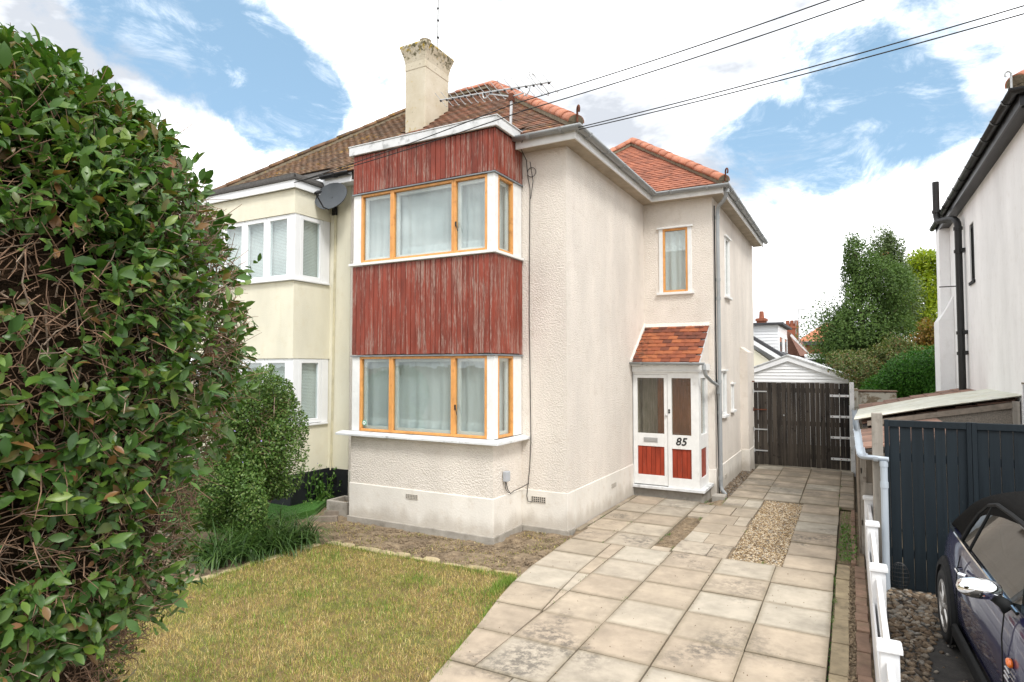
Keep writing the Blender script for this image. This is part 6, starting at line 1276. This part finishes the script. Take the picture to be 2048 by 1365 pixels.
def branches(parent, base, tips, r0, seed, mat='bark', name='trunk', lean=(0, 0)):
    g = random.Random(seed); m = MB(); b = Vector(base)
    for t in tips:
        t = Vector(t); mid = b.lerp(t, .5) + Vector((g.uniform(-.12, .12), g.uniform(-.12, .12), g.uniform(0, .1))) * (t - b).length * .5; m.tube([b, b.lerp(mid, .5), mid, mid.lerp(t, .5), t], [r0, r0 * .8, r0 * .55, r0 * .38, r0 * .15], 6)
    return m.build(name, mat, parent, smooth=True)
def round_shrub():
    c = np.array(atY(505, 862, 5.75)); H = thing('round_shrub', 'dense small leaved green shrub standing beside the cream house', 'shrub', (c[0], c[1], 0)); P, O = blob_points(46000, c, (.62, .60, .82), 40, 4.0, .26, .5, -.95); P2, O2 = blob_points(34000, c + np.array([-.05, -.2, -.75]), (.70, .6, .62), 44, 4.0, .28, .55, -.95)
    clump_leaves(np.vstack([P, P2]), np.vstack([O, O2]), .040, 'shrub_leaf', 'foliage', H, 41); g = random.Random(2); tips = [(c[0] + g.uniform(-.5, .5), c[1] + g.uniform(-.5, .5), c[2] + g.uniform(-.4, .65)) for _ in range(34)]
    branches(H, (c[0] - .05, c[1], -.08), tips, .03, 3, 'twig_grey', 'stem'); a, b = blob_points(1300, c, (.5, .5, .65), 46, 3, .1, .8, -2); E = a + b * .12 + rdirs(len(a)) * .1; link('twigs', twig_mesh('twigs', a, E, np.full(len(a), .003), np.full(len(a), .0015), 'twig'), H, kind='stuff')
    pf, of = blob_points(90, c, (.61, .61, .79), 47, 3.5, .14, .1, -2); clump_leaves(pf, of, .025, 'flower_lilac', 'flowers', H, 48)
def strappy():
    H = thing('strappy_clump', 'clump of arching strap leaves at the corner of the lawn', 'plant', (-6.5, 5.4, 0)); g = np.random.default_rng(22); V = []; F = []; heads = [(-6.45, 5.75), (-6.6, 5.45), (-6.75, 5.1), (-6.5, 5.2), (-6.9, 5.6), (-6.35, 5.5), (-6.8, 5.9), (-6.95, 4.9), (-6.4, 5.95), (-6.6, 4.8)]
    for hx, hy in heads:
        for i in range(120):
            a = g.random() * 6.28; L = g.uniform(.38, .78); w = g.uniform(.005, .011); lean = g.uniform(.5, 1.5); x, y, z = hx + g.normal(0, .07), hy + g.normal(0, .07), -.06; th = lean * .35; s = np.array([-math.sin(a), math.cos(a), 0]) * w; o = len(V); N = 6
            for k in range(N + 1):
                q = w and s * (1 - (k / N) ** 2 * .92); V.append(np.array([x, y, z]) - q); V.append(np.array([x, y, z]) + q); x += math.cos(a) * math.sin(th) * L / N; y += math.sin(a) * math.sin(th) * L / N; z = max(-.05, z + math.cos(th) * L / N); th += lean * .42
            for k in range(N): F.append((o + 2 * k, o + 2 * k + 1, o + 2 * k + 3, o + 2 * k + 2))
    link('strap_leaves', np_mesh('strap_leaves', np.array(V), np.array(F), 'strap_leaf', True), H, kind='stuff')
def weed_bush():
    c = np.array(gz(632, 1002)); H = thing('weed_bush', 'bushy bright green weed with tiny flowers by the black plinth', 'plant', tuple(c)); g = np.random.default_rng(31); LP, LO = [], []; st = MB()
    for i in range(26):
        a = g.random() * 6.28; L = g.uniform(.35, .72); d = np.array([math.cos(a) * .42 * g.random(), math.sin(a) * .42 * g.random(), 1]); b = c + np.array([g.normal(0, .12), g.normal(0, .12), -.08]); e = b + d * L; st.tube([b, (b + e) / 2 + rdirs(1, g)[0] * .03, e], [.006, .005, .003], 5)
        for k in range(26): t = g.uniform(.15, 1.0); LP.append(b + (e - b) * t + rdirs(1, g)[0] * .05 * (1.3 - t)); LO.append(rdirs(1, g)[0] * np.array([1, 1, .3]))
    st.build('stem', 'weed_leaf', H); low = [(c[0] + g.normal(0, .25), c[1] + g.normal(0, .2), -.05 + abs(g.normal(0, .08))) for _ in range(420)]; clump_leaves(np.vstack([np.array(LP), np.array(low)]), np.vstack([np.array(LO), rdirs(420, g) * np.array([1, 1, .3])]), .062, 'weed_leaf', 'foliage', H, 32)
    fl = np.array([c + np.array([g.normal(-.1, .08), g.normal(0, .08), g.uniform(.55, .72)]) for _ in range(16)]); clump_leaves(fl, rdirs(16, g), .03, 'flower_lilac', 'flowers', H, 33)
    tr = thing('concrete_planter', 'small empty concrete trough at the foot of the party wall', 'planter', (-7.2, 7.55, -.1)); m = MB(); m.box(-7.42, -6.98, 7.35, 7.40, -.1, .16); m.box(-7.42, -6.98, 7.72, 7.77, -.1, .16); m.box(-7.42, -7.37, 7.40, 7.72, -.1, .16); m.box(-7.03, -6.98, 7.40, 7.72, -.1, .16); m.build('trough', 'concrete', tr, bevel=.012); MB().box(-7.37, -7.03, 7.40, 7.72, -.1, .08).build('soil_fill', 'soil', tr)
round_shrub(); strappy(); weed_bush()
def tree(name, label, base, blobs, mat, n, size, seed, trunk=.12, gaps=-.55, cat='tree', droop=0.0, amp=.2, group=None, extra=None):
    H = thing(name, label, cat, base, group); PP, OO = [], []; vol = [np.prod(b[1]) ** (2 / 3) for b in blobs]; tot = sum(vol); tips = []; g = random.Random(seed)
    for i, (c, r) in enumerate(blobs):
        p, o = blob_points(int(n * vol[i] / tot), c, r, seed + 11 * i, 3.2, amp, .65, gaps); PP.append(p); OO.append(o); k = min(len(p), 9)
        for q in g.sample(range(len(p)), k): tips.append(tuple(p[q]))
    P, O = np.vstack(PP), np.vstack(OO); clump_leaves(P, O, size, mat, 'crown', H, seed, droop)
    top = max(blobs, key=lambda b: b[0][2])[0]; tm = MB(); b0 = Vector((base[0], base[1], -.1)); b1 = Vector(top); m1 = b0.lerp(b1, .4) + Vector((.1, 0, 0)); tm.tube([b0, b0.lerp(m1, .5), m1, m1.lerp(b1, .5), b1], [trunk, trunk * .85, trunk * .65, trunk * .4, trunk * .12], 8); tr = tm.build('trunk', 'bark', H, smooth=True)
    br = MB()
    for t in tips:
        t = Vector(t); f = min(.8, max(.12, (t.z - .5) / max(.5, b1.z))); s = b0.lerp(m1, f * 2) if f < .5 else m1.lerp(b1, f * 2 - 1); br.tube([s, s.lerp(t, .5) + Vector((0, 0, .12)), t], [trunk * .25, trunk * .14, .006], 5)
    br.build('branch', 'bark', tr); return H
Y1 = 25.0; q = lambda px, py, Y=Y1: atY(px, py, Y)
def blob(px, py, rx, rz, Y=Y1, ry=None):           # ellipsoid measured in photo pixels, placed at depth Y
    c = atY(px, py, Y); k = (Y * math.cos(YAW) - c[0] * math.sin(YAW)) / FPX; return (c, (rx * k, (ry or rx) * k, rz * k))
tree('broadleaf_tree', 'large dark green tree with patches of reddish leaves behind the garage', q(1735, 790), [blob(1725, 640, 85, 80), blob(1690, 680, 55, 50), blob(1760, 560, 62, 60), blob(1722, 545, 40, 55), blob(1710, 505, 22, 45), blob(1775, 660, 55, 65), blob(1715, 715, 85, 45), blob(1675, 650, 30, 40)], 'tree_leaf', 62000, .085, 60, .16, -.8, amp=.26)
tree('birch_tree', 'feathery pale green birch rising behind the dark tree', q(1775, 800, 28), [blob(1765, 500, 26, 45, 28), blob(1792, 520, 26, 50, 28), blob(1778, 480, 12, 25, 28), blob(1800, 590, 40, 70, 28), blob(1785, 550, 30, 50, 28)], 'birch_leaf', 16000, .085, 80, .09, -.45, droop=.5)
tree('golden_tree', 'bright yellow green leaved tree beside the white house', q(1850, 800, 31), [blob(1850, 560, 55, 60, 31), blob(1880, 540, 50, 50, 31), blob(1835, 620, 45, 45, 31), blob(1870, 640, 60, 60, 31), blob(1855, 525, 30, 25, 31)], 'yellow_leaf', 30000, .12, 100, .15, -.45, amp=.28)
tree('privet_bush', 'glossy mid green rounded privet bush behind the old garden wall', q(1815, 860, 18.8), [blob(1820, 770, 75, 62, 18.8, 60), blob(1850, 745, 60, 55, 18.8, 60), blob(1775, 790, 45, 45, 18.8)], 'privet_leaf', 42000, .058, 120, .06, -.75, cat='bush', amp=.22)
tree('mixed_shrub', 'straggly reddish and green shrub with pink flowers in front of the dark tree', q(1740, 860, 20.5), [blob(1735, 745, 60, 40, 20.5), blob(1780, 720, 45, 32, 20.5), blob(1700, 725, 40, 25, 20.5), blob(1720, 790, 35, 35, 20.5), blob(1800, 700, 40, 35, 20.5)], 'mixed_leaf', 20000, .062, 140, .05, -.7, cat='shrub', amp=.3)
tree('autumn_shrub', 'orange tinged shrub at the edge of the white house', q(1860, 800, 23), [blob(1862, 680, 25, 45, 23), blob(1845, 700, 28, 35, 23)], 'autumn_leaf', 3500, .10, 160, .05, -.7, cat='shrub')
far = []
